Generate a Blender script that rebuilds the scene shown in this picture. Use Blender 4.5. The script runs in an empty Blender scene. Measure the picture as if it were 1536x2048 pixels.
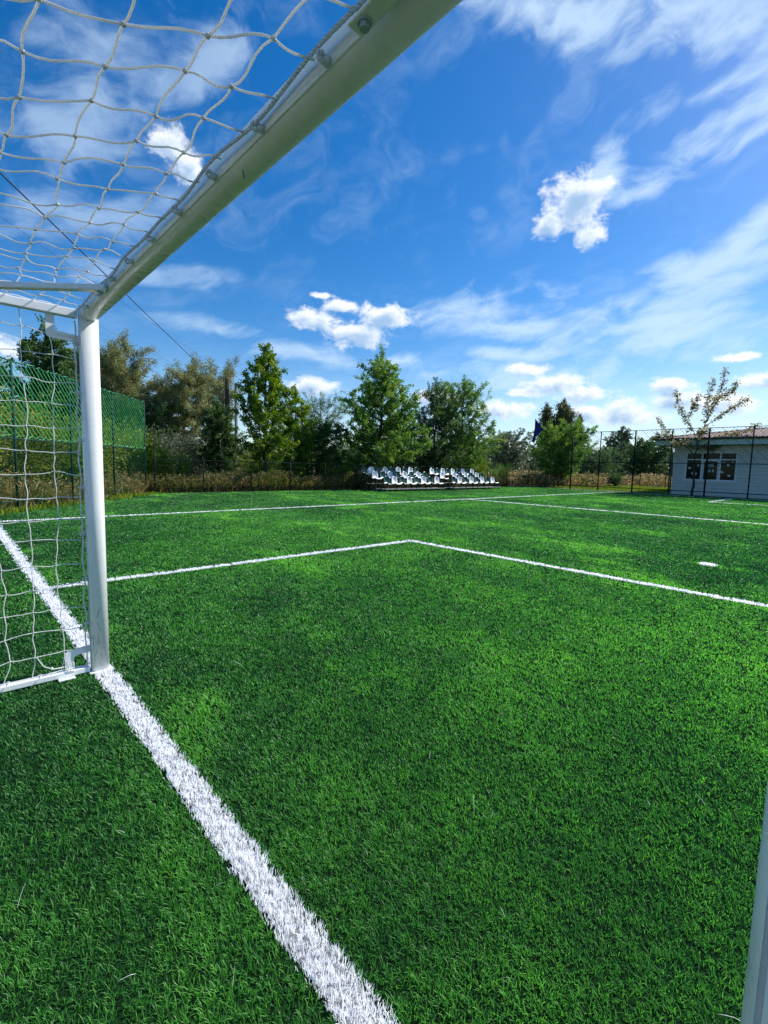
import bpy, math, random
import numpy as np
from mathutils import Matrix, Vector

C = bpy.context.scene
COL = C.collection
PI = math.pi
rad = math.radians

# ------------------------------------------------------------------ camera
CAM = np.array([3.087, -0.62, 1.248])
RX = np.array([0.68312267, -0.08829477, 0.72494651])
RY = np.array([0.72986359, 0.04808568, -0.68189949])
RZ = np.array([0.02534861, 0.99493306, 0.09729155])
cam_d = bpy.data.cameras.new('camera')
cam_d.sensor_fit = 'VERTICAL'
cam_d.sensor_height = 36.0
cam_d.lens = 936.0 / 2048.0 * 36.0
cam_d.clip_start = 0.02
cam_d.clip_end = 3000
cam = bpy.data.objects.new('camera', cam_d)
COL.objects.link(cam)
m = Matrix(((RX[0], RX[1], RX[2], CAM[0]), (RY[0], RY[1], RY[2], CAM[1]), (RZ[0], RZ[1], RZ[2], CAM[2]), (0, 0, 0, 1)))
cam.matrix_world = m
C.camera = cam

# ------------------------------------------------------------------ render / exposure
C.render.engine = 'CYCLES'
C.view_settings.view_transform = 'Standard'
C.view_settings.look = 'None'
C.view_settings.exposure = 0.40
C.view_settings.gamma = 1.0
C.cycles.max_bounces = 6
C.cycles.diffuse_bounces = 3
C.cycles.glossy_bounces = 2
C.cycles.transmission_bounces = 4
C.cycles.transparent_max_bounces = 6
C.cycles.caustics_reflective = False
C.cycles.caustics_refractive = False

SUN_EL, SUN_AZ = 42.0, 17.0        # azimuth measured from +Y towards +X
SKY_STRENGTH = 0.116

# ------------------------------------------------------------------ node helpers
class NT:
    def __init__(s, tree): s.t = tree; s.n = tree.nodes; s.l = tree.links
    def node(s, typ, **kw):
        n = s.n.new(typ)
        for k, v in kw.items(): setattr(n, k, v)
        return n
    def put(s, sock, v):
        if isinstance(v, bpy.types.NodeSocket): s.l.new(v, sock)
        else: sock.default_value = v
    def math(s, op, a, b=None, c=None, clamp=False):
        n = s.node('ShaderNodeMath', operation=op, use_clamp=clamp)
        s.put(n.inputs[0], a)
        if b is not None: s.put(n.inputs[1], b)
        if c is not None: s.put(n.inputs[2], c)
        return n.outputs[0]
    def vmath(s, op, a, b=None, sc=None):
        n = s.node('ShaderNodeVectorMath', operation=op)
        s.put(n.inputs[0], a)
        if b is not None: s.put(n.inputs[1], b)
        if sc is not None: s.put(n.inputs['Scale'], sc)
        return n.outputs['Value'] if op in ('LENGTH', 'DOT_PRODUCT', 'DISTANCE') else n.outputs[0]
    def noise(s, vec, scale, detail=3, rough=0.5, dist=0.0, out=0):
        n = s.node('ShaderNodeTexNoise')
        s.put(n.inputs['Vector'], vec)
        n.inputs['Scale'].default_value = scale
        n.inputs['Detail'].default_value = detail
        n.inputs['Roughness'].default_value = rough
        n.inputs['Distortion'].default_value = dist
        return n.outputs[out]
    def ramp(s, v, a, b, lo=0.0, hi=1.0, smooth=True):
        n = s.node('ShaderNodeMapRange')
        n.interpolation_type = 'SMOOTHSTEP' if smooth else 'LINEAR'
        s.put(n.inputs[0], v)
        for i, q in enumerate((a, b, lo, hi)): s.put(n.inputs[i + 1], q)
        return n.outputs[0]
    def mix(s, f, a, b, typ='MIX'):
        n = s.node('ShaderNodeMix', data_type='RGBA', blend_type=typ)
        s.put(n.inputs[0], f); s.put(n.inputs[6], a); s.put(n.inputs[7], b)
        return n.outputs[2]
    def comb(s, x, y, z):
        n = s.node('ShaderNodeCombineXYZ')
        s.put(n.inputs[0], x); s.put(n.inputs[1], y); s.put(n.inputs[2], z)
        return n.outputs[0]
    def sep(s, v):
        n = s.node('ShaderNodeSeparateXYZ'); s.put(n.inputs[0], v)
        return n.outputs

def rgba(c): return (c[0], c[1], c[2], 1.0)

# ------------------------------------------------------------------ world: sky with clouds, by azimuth and elevation
W = bpy.data.worlds.new('World')
C.world = W
W.use_nodes = True
W.node_tree.nodes.clear()
w = NT(W.node_tree)
W.cycles.sampling_method = 'MANUAL'
W.cycles.sample_map_resolution = 512
out = w.node('ShaderNodeOutputWorld')
bg = w.node('ShaderNodeBackground')
w.l.new(bg.outputs[0], out.inputs[0])
sky = w.node('ShaderNodeTexSky', sky_type='NISHITA')
sky.sun_disc = False
sky.sun_elevation = rad(SUN_EL)
sky.sun_rotation = rad(SUN_AZ)
sky.altitude = 0
sky.air_density = 1.0
sky.dust_density = 0.4
sky.ozone_density = 3.0
hsv = w.node('ShaderNodeHueSaturation')
w.l.new(sky.outputs[0], hsv.inputs['Color'])
hsv.inputs['Saturation'].default_value = 1.42
hsv.inputs['Value'].default_value = 1.0
hsv.inputs['Hue'].default_value = 0.505
tc = w.node('ShaderNodeTexCoord')
D = tc.outputs['Generated']
dx, dy, dz = w.sep(D)[:3]
AZ = w.math('MULTIPLY', w.math('ARCTAN2', dx, dy), 180 / PI)
EL = w.math('MULTIPLY', w.math('ARCSINE', dz), 180 / PI)
AE = w.comb(AZ, EL, 0.0)

def ellipse_field(P, items):
    acc = None
    for (a, e, ra, re, rot) in items:
        v = w.vmath('SUBTRACT', P, (a, e, 0))
        if rot:
            n = w.node('ShaderNodeVectorRotate', rotation_type='Z_AXIS')
            w.put(n.inputs['Vector'], v); n.inputs['Angle'].default_value = -rad(rot); v = n.outputs[0]
        v = w.vmath('MULTIPLY', v, (1 / ra, 1 / re, 0))
        f = w.math('SUBTRACT', 1.0, w.vmath('LENGTH', v))
        acc = f if acc is None else w.math('SMOOTH_MAX', acc, f, 0.25)
    return acc

CUM = [(-26.3, 26.2, 2.8, 1.9), (-26.1, 27.5, 3.3, 1.9), (-28.7, 25.2, 2.0, 1.35), (-24.9, 24.0, 1.6, 1.25), (-55.1, 16.4, 3.4, 1.25),
       (-47.5, 17.1, 3.65, 1.35), (-50.4, 15.1, 4.1, 1.4), (-52.8, 17.9, 1.9, 0.8), (-54.6, 18.9, 1.3, 0.35),
       (-70.8, 30.0, 2.0, 1.4), (-69.0, 28.3, 1.65, 1.4), (-30.2, 11.3, 2.65, 0.7), (-27.7, 9.6, 3.7, 1.15),
       (-24.5, 8.4, 3.05, 1.05), (-30.9, 8.8, 2.0, 0.6), (-16.3, 9.0, 2.4, 0.95), (-15.6, 7.5, 3.05, 1.0),
       (-10.7, 11.1, 1.6, 0.45), (-8.6, 9.0, 2.2, 0.9), (-24.0, 6.4, 3.4, 1.1), (-11.8, 7.0, 3.6, 1.05), (-20.1, 6.1, 4.3, 1.4), (-55.9, 9.1, 3.4, 1.05),
       (-84.8, 9.9, 1.9, 1.1), (-77.7, 8.8, 1.8, 1.45), (-41.0, 8.3, 2.9, 1.05), (-33.4, 6.9, 3.4, 1.15)]
def cumulus(P):
    n1 = w.noise(w.vmath('MULTIPLY', P, (1.0, 1.35, 1)), 0.42, 9, 0.64, 0.2)
    f = ellipse_field(P, [(a, e, ra * 1.25, re * 1.25, 0) for a, e, ra, re in CUM])
    return w.math('ADD', f, w.math('MULTIPLY', w.math('SUBTRACT', n1, 0.5), 2.1))
P0 = AE
d0 = cumulus(P0)
d1 = cumulus(w.vmath('ADD', P0, (0.45, 0.75, 0)))
cm = w.ramp(d0, 0.02, 0.62)
# optical depth towards the sun gives the grey interiors and lit rims
shade = w.ramp(w.math('ADD', d1, w.math('MULTIPLY', d0, 0.35)), 0.25, 1.35)

# cirrus: soft streaks (azimuth, elevation, half length, half width, tilt)
CIR = [(-14.0, 17.5, 13, 3.6, 14), (-18.0, 13.0, 15, 2.6, 5), (-9.5, 22.5, 4, 1.4, 30), (-36.0, 17.8, 9, 2.0, 6), (-30.0, 10.5, 14, 2.2, 0), (-12.0, 30.5, 9, 2.4, 8), (-32.0, 40.6, 9, 1.6, -12), (-22.5, 38.8, 8, 2.2, -6), (-14.0, 36.0, 7, 2.2, -14), (-14.5, 32.6, 8, 1.3, 3),
       (-14.5, 29.0, 7.5, 1.5, 4), (-20.0, 26.9, 3.5, 0.9, 14), (-23.5, 29.2, 2.0, 2.6, -10),
       (-35.5, 18.9, 8, 1.5, 12), (-32.0, 15.8, 8, 1.3, -3), (-17.5, 18.4, 9, 1.9, 14), (-10.5, 21.5, 5, 1.6, 32),
       (-17.0, 15.4, 10, 2.0, 8), (-14.0, 12.6, 9, 1.6, 8), (-30.5, 12.9, 8, 0.9, -3),
       (-76.0, 34.5, 8, 4.5, 22), (-67.5, 36.0, 5, 2.4, 30), (-79.0, 28.0, 8, 2.4, 14), (-77.0, 22.5, 9, 2.4, 16), (-74.0, 18.3, 8, 1.8, 6),
       (-66.5, 14.3, 6, 1.1, -4), (-55.0, 12.3, 9, 1.3, -4), (-45.0, 12.3, 7, 1.0, 5)]
wv = w.node('ShaderNodeTexNoise'); w.put(wv.inputs['Vector'], AE); wv.inputs['Scale'].default_value = 0.11; wv.inputs['Detail'].default_value = 2
warp = w.vmath('SCALE', w.vmath('SUBTRACT', wv.outputs['Color'], (0.5, 0.5, 0.5)), sc=4.0)
AEw = w.vmath('ADD', AE, warp)
rt = w.node('ShaderNodeVectorRotate', rotation_type='Z_AXIS'); w.put(rt.inputs['Vector'], AEw); rt.inputs['Angle'].default_value = -rad(14)
streak = w.noise(w.vmath('MULTIPLY', rt.outputs[0], (0.09, 0.30, 1)), 1.0, 8, 0.58, 0.1)
cf = ellipse_field(w.vmath('ADD', AE, w.vmath('SCALE', warp, sc=0.35)), CIR)
ci = w.ramp(w.math('ADD', w.math('MULTIPLY', cf, 0.75), w.math('MULTIPLY', w.math('SUBTRACT', streak, 0.5), 3.2)), -0.25, 1.0)
ci = w.math('MULTIPLY', ci, w.ramp(cf, -0.8, 0.1))
ci = w.math('MULTIPLY', ci, w.ramp(AZ, -56.0, -68.0, 0.82, 0.5))
veil = w.math('MULTIPLY', w.ramp(w.noise(w.vmath('MULTIPLY', rt.outputs[0], (0.05, 0.16, 1)), 1.0, 5, 0.6), 0.45, 0.8), 0.22)
# brighter, milkier air low over the horizon, most on the sun side
low = w.math('MULTIPLY', w.ramp(EL, 15.0, 3.0), w.ramp(AZ, -58.0, -22.0, 0.35, 0.82))
lown = w.math('MULTIPLY', low, w.ramp(w.noise(w.vmath('MULTIPLY', AEw, (0.2, 0.55, 1)), 1.0, 5, 0.6), 0.25, 0.7, 0.35, 1.0))
soft = w.math('MAXIMUM', w.math('MAXIMUM', ci, veil), lown)
soft = w.math('MULTIPLY', soft, w.ramp(EL, -1.0, 1.5))

skyc = hsv.outputs[0]
K = 1.0 / SKY_STRENGTH
cir_col = (0.54 * K, 0.70 * K, 0.86 * K, 1)
c1 = w.mix(w.math('MULTIPLY', soft, 0.92), skyc, cir_col)
cum_col = w.mix(shade, (0.80 * K, 0.84 * K, 0.87 * K, 1), (0.30 * K, 0.45 * K, 0.66 * K, 1))
cm = w.math('MULTIPLY', cm, w.ramp(EL, 0.0, 2.0))
c2 = w.mix(w.math('MULTIPLY', cm, 0.95), c1, cum_col)
w.l.new(c2, bg.inputs['Color'])
bg.inputs['Strength'].default_value = SKY_STRENGTH

sd = bpy.data.lights.new('sun', 'SUN')
sd.energy = 4.6
sd.angle = rad(0.53)
sd.color = (1.0, 0.955, 0.87)
sun = bpy.data.objects.new('sun', sd)
COL.objects.link(sun)
sv = Vector((math.sin(rad(SUN_AZ)) * math.cos(rad(SUN_EL)), math.cos(rad(SUN_AZ)) * math.cos(rad(SUN_EL)), math.sin(rad(SUN_EL))))
sun.rotation_euler = sv.to_track_quat('Z', 'Y').to_euler()
sun.location = (0, 0, 30)

# ------------------------------------------------------------------ materials
def new_mat(name):
    mt = bpy.data.materials.new(name); mt.use_nodes = True
    t = NT(mt.node_tree)
    b = mt.node_tree.nodes['Principled BSDF']
    return mt, t, b

def simple(name, col, rough=0.5, metal=0.0, var=0.12, scale=6.0, bump=0.0, bscale=60.0, dark=None, spec=0.5):
    mt, t, b = new_mat(name)
    tcn = t.node('ShaderNodeTexCoord').outputs['Object']
    n = t.noise(tcn, scale, 5, 0.6)
    d = dark if dark else tuple(c * (1 - 2.2 * var) for c in col)
    t.put(b.inputs['Base Color'], t.mix(t.ramp(n, 0.3, 0.72), rgba(d), rgba(col)))
    t.put(b.inputs['Roughness'], t.ramp(t.noise(tcn, scale * 2.3, 4), 0.3, 0.7, max(0.02, rough - 0.08), rough + 0.1))
    b.inputs['Metallic'].default_value = metal
    b.inputs['Specular IOR Level'].default_value = spec
    if bump:
        bn = t.node('ShaderNodeBump'); bn.inputs['Strength'].default_value = bump; bn.inputs['Distance'].default_value = 0.01
        t.put(bn.inputs['Height'], t.noise(tcn, bscale, 3)); t.l.new(bn.outputs[0], b.inputs['Normal'])
    return mt

def cord_mat():
    mt, t, b = new_mat('white_cord')
    b.inputs['Base Color'].default_value = (0.86, 0.87, 0.86, 1); b.inputs['Roughness'].default_value = 0.4
    n = t.noise(t.node('ShaderNodeTexCoord').outputs['Object'], 60, 3)
    t.put(b.inputs['Base Color'], t.mix(t.ramp(n, 0.35, 0.7), (0.76, 0.77, 0.74, 1), (0.88, 0.88, 0.87, 1)))
    tr = t.node('ShaderNodeBsdfTranslucent'); tr.inputs[0].default_value = (0.92, 0.93, 0.92, 1)
    mx = t.node('ShaderNodeMixShader'); mx.inputs[0].default_value = 0.42
    t.l.new(b.outputs[0], mx.inputs[1]); t.l.new(tr.outputs[0], mx.inputs[2])
    t.l.new(mx.outputs[0], mt.node_tree.nodes['Material Output'].inputs[0])
    return mt

def leafy(name, cols, trans=0.4, rough=0.5, tcols=None, gloss=0.35, patch=None, hue=0.487, tval=1.55):
    """thin plant material: colour picked per leaf from the 'tint' attribute"""
    mt, t, b = new_mat(name)
    at = t.node('ShaderNodeAttribute', attribute_name='tint')
    f = at.outputs['Fac']
    cr = t.node('ShaderNodeValToRGB')
    el = cr.color_ramp.elements
    el[0].color = rgba(cols[0]); el[0].position = 0
    el[1].color = rgba(cols[-1]); el[1].position = 1
    for i, c in enumerate(cols[1:-1]):
        e = el.new((i + 1) / (len(cols) - 1)); e.color = rgba(c)
    if patch:
        pos = t.node('ShaderNodeNewGeometry').outputs['Position']
        pn = t.noise(pos, patch[0], 4, 0.6)
        f = t.math('ADD', f, t.math('MULTIPLY', t.math('SUBTRACT', pn, 0.5), patch[1]), clamp=True)
    t.put(cr.inputs[0], f)
    t.put(b.inputs['Base Color'], cr.outputs[0])
    b.inputs['Roughness'].default_value = rough
    b.inputs['Specular IOR Level'].default_value = gloss
    tr = t.node('ShaderNodeBsdfTranslucent')
    hs = t.node('ShaderNodeHueSaturation')
    t.put(hs.inputs['Color'], cr.outputs[0]); hs.inputs['Saturation'].default_value = 1.1; hs.inputs['Value'].default_value = tval
    hs.inputs['Hue'].default_value = hue
    t.put(tr.inputs[0], hs.outputs[0])
    mx = t.node('ShaderNodeMixShader'); mx.inputs[0].default_value = trans
    t.l.new(b.outputs[0], mx.inputs[1]); t.l.new(tr.outputs[0], mx.inputs[2])
    t.l.new(mx.outputs[0], mt.node_tree.nodes['Material Output'].inputs[0])
    return mt

M = {}
M['white_metal'] = simple('white_enamel', (0.87, 0.88, 0.87), 0.28, var=0.03, scale=9, bump=0.03, bscale=120)
M['zinc'] = simple('zinc_bolt', (0.40, 0.50, 0.58), 0.35, metal=0.35, var=0.1)
M['scuff'] = simple('scuff_black', (0.05, 0.05, 0.055), 0.7, var=0.1)
M['cord'] = cord_mat()
M['cable'] = simple('cable_black', (0.015, 0.013, 0.03), 0.6, var=0.1)
M['fence_green'] = simple('fence_dark_green', (0.018, 0.075, 0.055), 0.7, var=0.15, spec=0.12)
M['fence_black'] = simple('fence_blackish', (0.010, 0.022, 0.020), 0.7, var=0.15, spec=0.12)
M['mesh_green'] = simple('chain_link_green', (0.025, 0.15, 0.09), 0.6, var=0.1, spec=0.3)
M['end_mesh'] = simple('end_mesh_green', (0.02, 0.085, 0.06), 0.8, var=0.1, spec=0.05)
M['net_green'] = simple('ball_net_green', (0.06, 0.43, 0.16), 0.45, var=0.1)
M['seat_white'] = simple('seat_white', (0.72, 0.75, 0.78), 0.35, var=0.03)
M['seat_green'] = simple('seat_dark_green', (0.025, 0.10, 0.085), 0.3, var=0.1)
M['steel_dark'] = simple('stand_steel', (0.03, 0.035, 0.035), 0.5, var=0.15)
M['board_grey'] = simple('stand_board', (0.42, 0.43, 0.42), 0.6, var=0.12)
M['bark'] = simple('bark', (0.075, 0.060, 0.045), 0.85, var=0.25, scale=14, bump=0.6, bscale=40)
M['bark_pale'] = simple('bark_pale', (0.16, 0.145, 0.12), 0.85, var=0.25, scale=14, bump=0.6, bscale=40)
M['concrete'] = simple('pole_concrete', (0.30, 0.29, 0.27), 0.8, var=0.15)
M['wood_pole'] = simple('pole_wood', (0.07, 0.058, 0.05), 0.85, var=0.2)
M['flag'] = simple('flag_violet', (0.022, 0.010, 0.20), 0.7, var=0.1)
M['roof'] = simple('roof_tile_brown', (0.21, 0.115, 0.10), 0.7, var=0.2, scale=3)
M['eave'] = simple('eave_green_white', (0.66, 0.78, 0.72), 0.6, var=0.04)
M['gutter'] = simple('gutter_dark', (0.05, 0.055, 0.06), 0.5)
M['pvc'] = simple('window_frame_white', (0.80, 0.81, 0.82), 0.35, var=0.02)
M['paper'] = simple('paper_cutout', (0.62, 0.64, 0.62), 0.8, var=0.08)
M['paper2'] = simple('paper_cutout_grey', (0.34, 0.40, 0.40), 0.8, var=0.08)

def wall_mat():
    mt, t, b = new_mat('brick_painted_pale')
    tcn = t.node('ShaderNodeTexCoord').outputs['Object']
    s = t.sep(tcn)
    v = t.comb(s[0], s[2], 0.0)
    br = t.node('ShaderNodeTexBrick')
    t.put(br.inputs['Vector'], v)
    br.inputs['Scale'].default_value = 1.0
    br.inputs['Brick Width'].default_value = 0.42; br.inputs['Row Height'].default_value = 0.14
    br.inputs['Mortar Size'].default_value = 0.009
    br.inputs['Color1'].default_value = (0.74, 0.71, 0.65, 1); br.inputs['Color2'].default_value = (0.69, 0.66, 0.61, 1)
    br.inputs['Mortar'].default_value = (0.57, 0.55, 0.51, 1)
    n = t.noise(tcn, 1.5, 5, 0.6)
    t.put(b.inputs['Base Color'], t.mix(t.ramp(n, 0.35, 0.75, 0.0, 0.25), br.outputs[0], (0.54, 0.52, 0.48, 1)))
    b.inputs['Roughness'].default_value = 0.8
    return mt
M['wall'] = wall_mat()
def glass_mat():
    mt, t, b = new_mat('window_glass')
    b.inputs['Base Color'].default_value = (0.006, 0.011, 0.012, 1)
    b.inputs['Roughness'].default_value = 0.06
    b.inputs['Specular IOR Level'].default_value = 0.15
    return mt
M['glass'] = glass_mat()

def turf_sheet():
    mt, t, b = new_mat('turf_infill')
    pos = t.node('ShaderNodeNewGeometry').outputs['Position']
    n = t.noise(pos, 0.35, 5, 0.6)
    n2 = t.noise(pos, 160, 3, 0.7)
    c = t.mix(t.ramp(n, 0.35, 0.7), (0.010, 0.042, 0.012, 1), (0.014, 0.058, 0.015, 1))
    c = t.mix(t.ramp(n2, 0.4, 0.65), (0.005, 0.010, 0.006, 1), c)
    t.put(b.inputs['Base Color'], c)
    b.inputs['Roughness'].default_value = 0.95
    b.inputs['Specular IOR Level'].default_value = 0.0
    return mt
M['turf_base'] = turf_sheet()
M['turf'] = leafy('turf_blade', [(0.020, 0.080, 0.030), (0.048, 0.190, 0.046), (0.105, 0.345, 0.062), (0.20, 0.54, 0.085)], trans=0.45, rough=0.42, gloss=0.42, patch=None, hue=0.498, tval=1.55)
M['line'] = leafy('turf_line_blade', [(0.78, 0.78, 0.80), (0.86, 0.86, 0.87), (0.91, 0.91, 0.91)], trans=0.42, rough=0.5, gloss=0.3)
M['line_base'] = simple('line_backing', (0.30, 0.31, 0.31), 0.9, var=0.15, scale=40)
def ground_mat():
    mt, t, b = new_mat('dry_ground')
    pos = t.node('ShaderNodeNewGeometry').outputs['Position']
    n = t.noise(pos, 0.15, 6, 0.6); n2 = t.noise(pos, 4.0, 5, 0.7)
    c = t.mix(t.ramp(n, 0.35, 0.65), (0.10, 0.105, 0.035, 1), (0.19, 0.155, 0.07, 1))
    c = t.mix(t.ramp(n2, 0.35, 0.7), (0.05, 0.07, 0.02, 1), c)
    t.put(b.inputs['Base Color'], c); b.inputs['Roughness'].default_value = 0.95
    return mt
M['ground'] = ground_mat()

M['lf_bright'] = leafy('leaf_bright', [(0.033, 0.098, 0.013), (0.078, 0.169, 0.018), (0.169, 0.273, 0.023), (0.286, 0.338, 0.033)], 0.45)
M['lf_mid'] = leafy('leaf_mid', [(0.039, 0.112, 0.030), (0.082, 0.192, 0.039), (0.171, 0.320, 0.047), (0.320, 0.407, 0.063)], 0.4)
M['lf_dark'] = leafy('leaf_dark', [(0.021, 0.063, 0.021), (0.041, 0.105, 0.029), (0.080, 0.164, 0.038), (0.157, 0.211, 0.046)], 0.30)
M['lf_willow'] = leafy('leaf_willow', [(0.119, 0.151, 0.059), (0.203, 0.236, 0.092), (0.304, 0.321, 0.126), (0.423, 0.405, 0.169)], 0.30)
M['lf_feather'] = leafy('leaf_feather', [(0.048, 0.104, 0.040), (0.088, 0.160, 0.056), (0.144, 0.232, 0.080)], 0.38)
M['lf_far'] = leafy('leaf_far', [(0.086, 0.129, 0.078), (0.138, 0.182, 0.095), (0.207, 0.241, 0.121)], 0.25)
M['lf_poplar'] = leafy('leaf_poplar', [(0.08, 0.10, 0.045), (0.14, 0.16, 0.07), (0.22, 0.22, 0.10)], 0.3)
M['lf_sapling'] = leafy('leaf_sapling', [(0.099, 0.121, 0.055), (0.198, 0.209, 0.099), (0.330, 0.297, 0.110), (0.396, 0.374, 0.242)], 0.45, gloss=0.6)
M['corn'] = leafy('corn_dry', [(0.06, 0.10, 0.02), (0.17, 0.17, 0.05), (0.33, 0.25, 0.11), (0.48, 0.40, 0.20)], 0.35)
M['weeds'] = leafy('weed_dry', [(0.05, 0.11, 0.02), (0.12, 0.16, 0.035), (0.27, 0.20, 0.075), (0.42, 0.32, 0.16)], 0.35)
M['shrub'] = leafy('shrub_leaf', [(0.059, 0.105, 0.021), (0.133, 0.194, 0.030), (0.267, 0.312, 0.045), (0.402, 0.372, 0.089)], 0.4)
M['shrub_grey'] = leafy('shrub_grey', [(0.075, 0.098, 0.053), (0.135, 0.158, 0.090), (0.210, 0.225, 0.135)], 0.3)

# ------------------------------------------------------------------ mesh helpers
class MB:
    """collects vertices and faces; build() links them as ONE mesh object"""
    def __init__(s): s.v = []; s.f = []; s.n = 0; s.mi = []
    def add(s, v, f, mi=0):
        v = np.asarray(v, float).reshape(-1, 3)
        s.v.append(v)
        for q in f: s.f.append(tuple(int(i) + s.n for i in q)); s.mi.append(mi)
        s.n += len(v)
    def box(s, lo, hi, mi=0, rot=None, at=(0, 0, 0)):
        x0, y0, z0 = lo; x1, y1, z1 = hi
        v = np.array([(x0, y0, z0), (x1, y0, z0), (x1, y1, z0), (x0, y1, z0), (x0, y0, z1), (x1, y0, z1), (x1, y1, z1), (x0, y1, z1)], float)
        if rot is not None:
            c_, s_ = math.cos(rot), math.sin(rot)
            v = np.stack([v[:, 0] * c_ - v[:, 1] * s_, v[:, 0] * s_ + v[:, 1] * c_, v[:, 2]], 1)
        v = v + np.array(at)
        s.add(v, [(0, 3, 2, 1), (4, 5, 6, 7), (0, 1, 5, 4), (1, 2, 6, 5), (2, 3, 7, 6), (3, 0, 4, 7)], mi)
    def tube(s, pts, r, seg=8, caps=True, mi=0):
        pts = [np.array(p, float) for p in pts]
        k = len(pts)
        rr = [r] * k if np.isscalar(r) else list(r)
        up = np.array([0.0, 0, 1])
        vs = []
        pu = None
        for i, p in enumerate(pts):
            t = pts[min(i + 1, k - 1)] - pts[max(i - 1, 0)]
            t = t / (np.linalg.norm(t) + 1e-9)
            if pu is None:
                a = up if abs(t[2]) < 0.9 else np.array([1.0, 0, 0])
                u = np.cross(t, a)
            else:
                u = pu - t * (pu @ t)
            u /= (np.linalg.norm(u) + 1e-9); pu = u
            w_ = np.cross(t, u)
            for j in range(seg):
                an = 2 * PI * j / seg
                vs.append(p + rr[i] * (math.cos(an) * u + math.sin(an) * w_))
        f = []
        for i in range(k - 1):
            for j in range(seg):
                a = i * seg + j; b = i * seg + (j + 1) % seg
                f.append((a, b, b + seg, a + seg))
        if caps:
            f.append(tuple(range(seg - 1, -1, -1))); f.append(tuple((k - 1) * seg + j for j in range(seg)))
        s.add(vs, f, mi)
    def blob(s, c, r, mi=0, seg=6, rings=4):
        vs = [(c[0], c[1], c[2] + r)]
        for i in range(1, rings):
            th = PI * i / rings
            for j in range(seg):
                ph = 2 * PI * j / seg
                vs.append((c[0] + r * math.sin(th) * math.cos(ph), c[1] + r * math.sin(th) * math.sin(ph), c[2] + r * math.cos(th)))
        vs.append((c[0], c[1], c[2] - r))
        f = [(0, 1 + j, 1 + (j + 1) % seg) for j in range(seg)]
        for i in range(rings - 2):
            for j in range(seg):
                a = 1 + i * seg + j; b = 1 + i * seg + (j + 1) % seg
                f.append((a, a + seg, b + seg, b))
        e = len(vs) - 1; o = 1 + (rings - 2) * seg
        f += [(e, o + (j + 1) % seg, o + j) for j in range(seg)]
        s.add(vs, f, mi)
    def build(s, name, mats, parent=None, smooth=False, bevel=0.0):
        me = bpy.data.meshes.new(name)
        v = np.concatenate(s.v)
        me.from_pydata(v.tolist(), [], s.f)
        if not isinstance(mats, (list, tuple)): mats = [mats]
        for m_ in mats: me.materials.append(m_)
        if len(mats) > 1: me.polygons.foreach_set('material_index', s.mi)
        if smooth: me.polygons.foreach_set('use_smooth', [True] * len(me.polygons))
        me.update()
        o = bpy.data.objects.new(name, me); COL.objects.link(o)
        if parent is not None: o.parent = parent
        if bevel:
            b = o.modifiers.new('edge', 'BEVEL'); b.width = bevel; b.segments = 2; b.limit_method = 'ANGLE'; b.angle_limit = rad(35)
        return o

def raw_mesh(name, verts, loops, totals, mat, tint=None, parent=None, normals_smooth=False):
    """fast numpy mesh; tint is one value per vertex"""
    me = bpy.data.meshes.new(name)
    nv = len(verts); nl = len(loops); nf = len(totals)
    me.vertices.add(nv); me.vertices.foreach_set('co', np.ascontiguousarray(verts, dtype=np.float32).ravel())
    me.loops.add(nl); me.loops.foreach_set('vertex_index', np.ascontiguousarray(loops, dtype=np.int32))
    starts = np.concatenate([[0], np.cumsum(totals)[:-1]]).astype(np.int32)
    me.polygons.add(nf); me.polygons.foreach_set('loop_start', starts)
    try: me.polygons.foreach_set('loop_total', np.asarray(totals, dtype=np.int32))
    except Exception: pass
    if tint is not None:
        a = me.attributes.new('tint', 'FLOAT', 'POINT'); a.data.foreach_set('value', np.ascontiguousarray(tint, dtype=np.float32))
    mats = mat if isinstance(mat, (list, tuple)) else [mat]
    for m_ in mats: me.materials.append(m_)
    me.update(calc_edges=True)
    o = bpy.data.objects.new(name, me); COL.objects.link(o)
    if parent is not None: o.parent = parent
    return o

def tag(o, label=None, cat=None, group=None, kind=None):
    if label: o['label'] = label
    if cat: o['category'] = cat
    if group: o['group'] = group
    if kind: o['kind'] = kind
    return o
def thing(name, loc=(0, 0, 0), rz=0.0, label=None, cat=None, group=None):
    o = bpy.data.objects.new(name, None); COL.objects.link(o)
    o.location = loc; o.rotation_euler = (0, 0, rz); o.empty_display_size = 0.2
    return tag(o, label, cat, group)

# ------------------------------------------------------------------ field layout
TURF = [(-15.7, 5.3), (-15.7, 29.0), (-14.9, 30.6), (-14.2, 31.7), (-11.75, 30.75), (20.0, 30.75), (20.0, -3.2), (-6.2, -3.2), (-10.6, 0.75)]
def inside(px, py, poly):
    r = np.zeros(len(px), bool); n = len(poly); j = n - 1
    for i in range(n):
        xi, yi = poly[i]; xj, yj = poly[j]
        c = ((yi > py) != (yj > py)) & (px < (xj - xi) * (py - yi) / (yj - yi + 1e-12) + xi)
        r ^= c; j = i
    return r

def poly_sheet(name, poly, z, mat, kind='structure'):
    mb = MB(); mb.add([(x, y, z) for x, y in poly], [tuple(range(len(poly)))])
    o = mb.build(name, mat); tag(o, kind=kind); return o

g = MB(); g.add([(-900, -700, -0.012), (900, -700, -0.012), (900, 1100, -0.012), (-900, 1100, -0.012)], [(0, 1, 2, 3)])
tag(g.build('ground', M['ground']), kind='structure')
poly_sheet('pitch_turf_base', TURF, 0.0, M['turf_base'])

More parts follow.
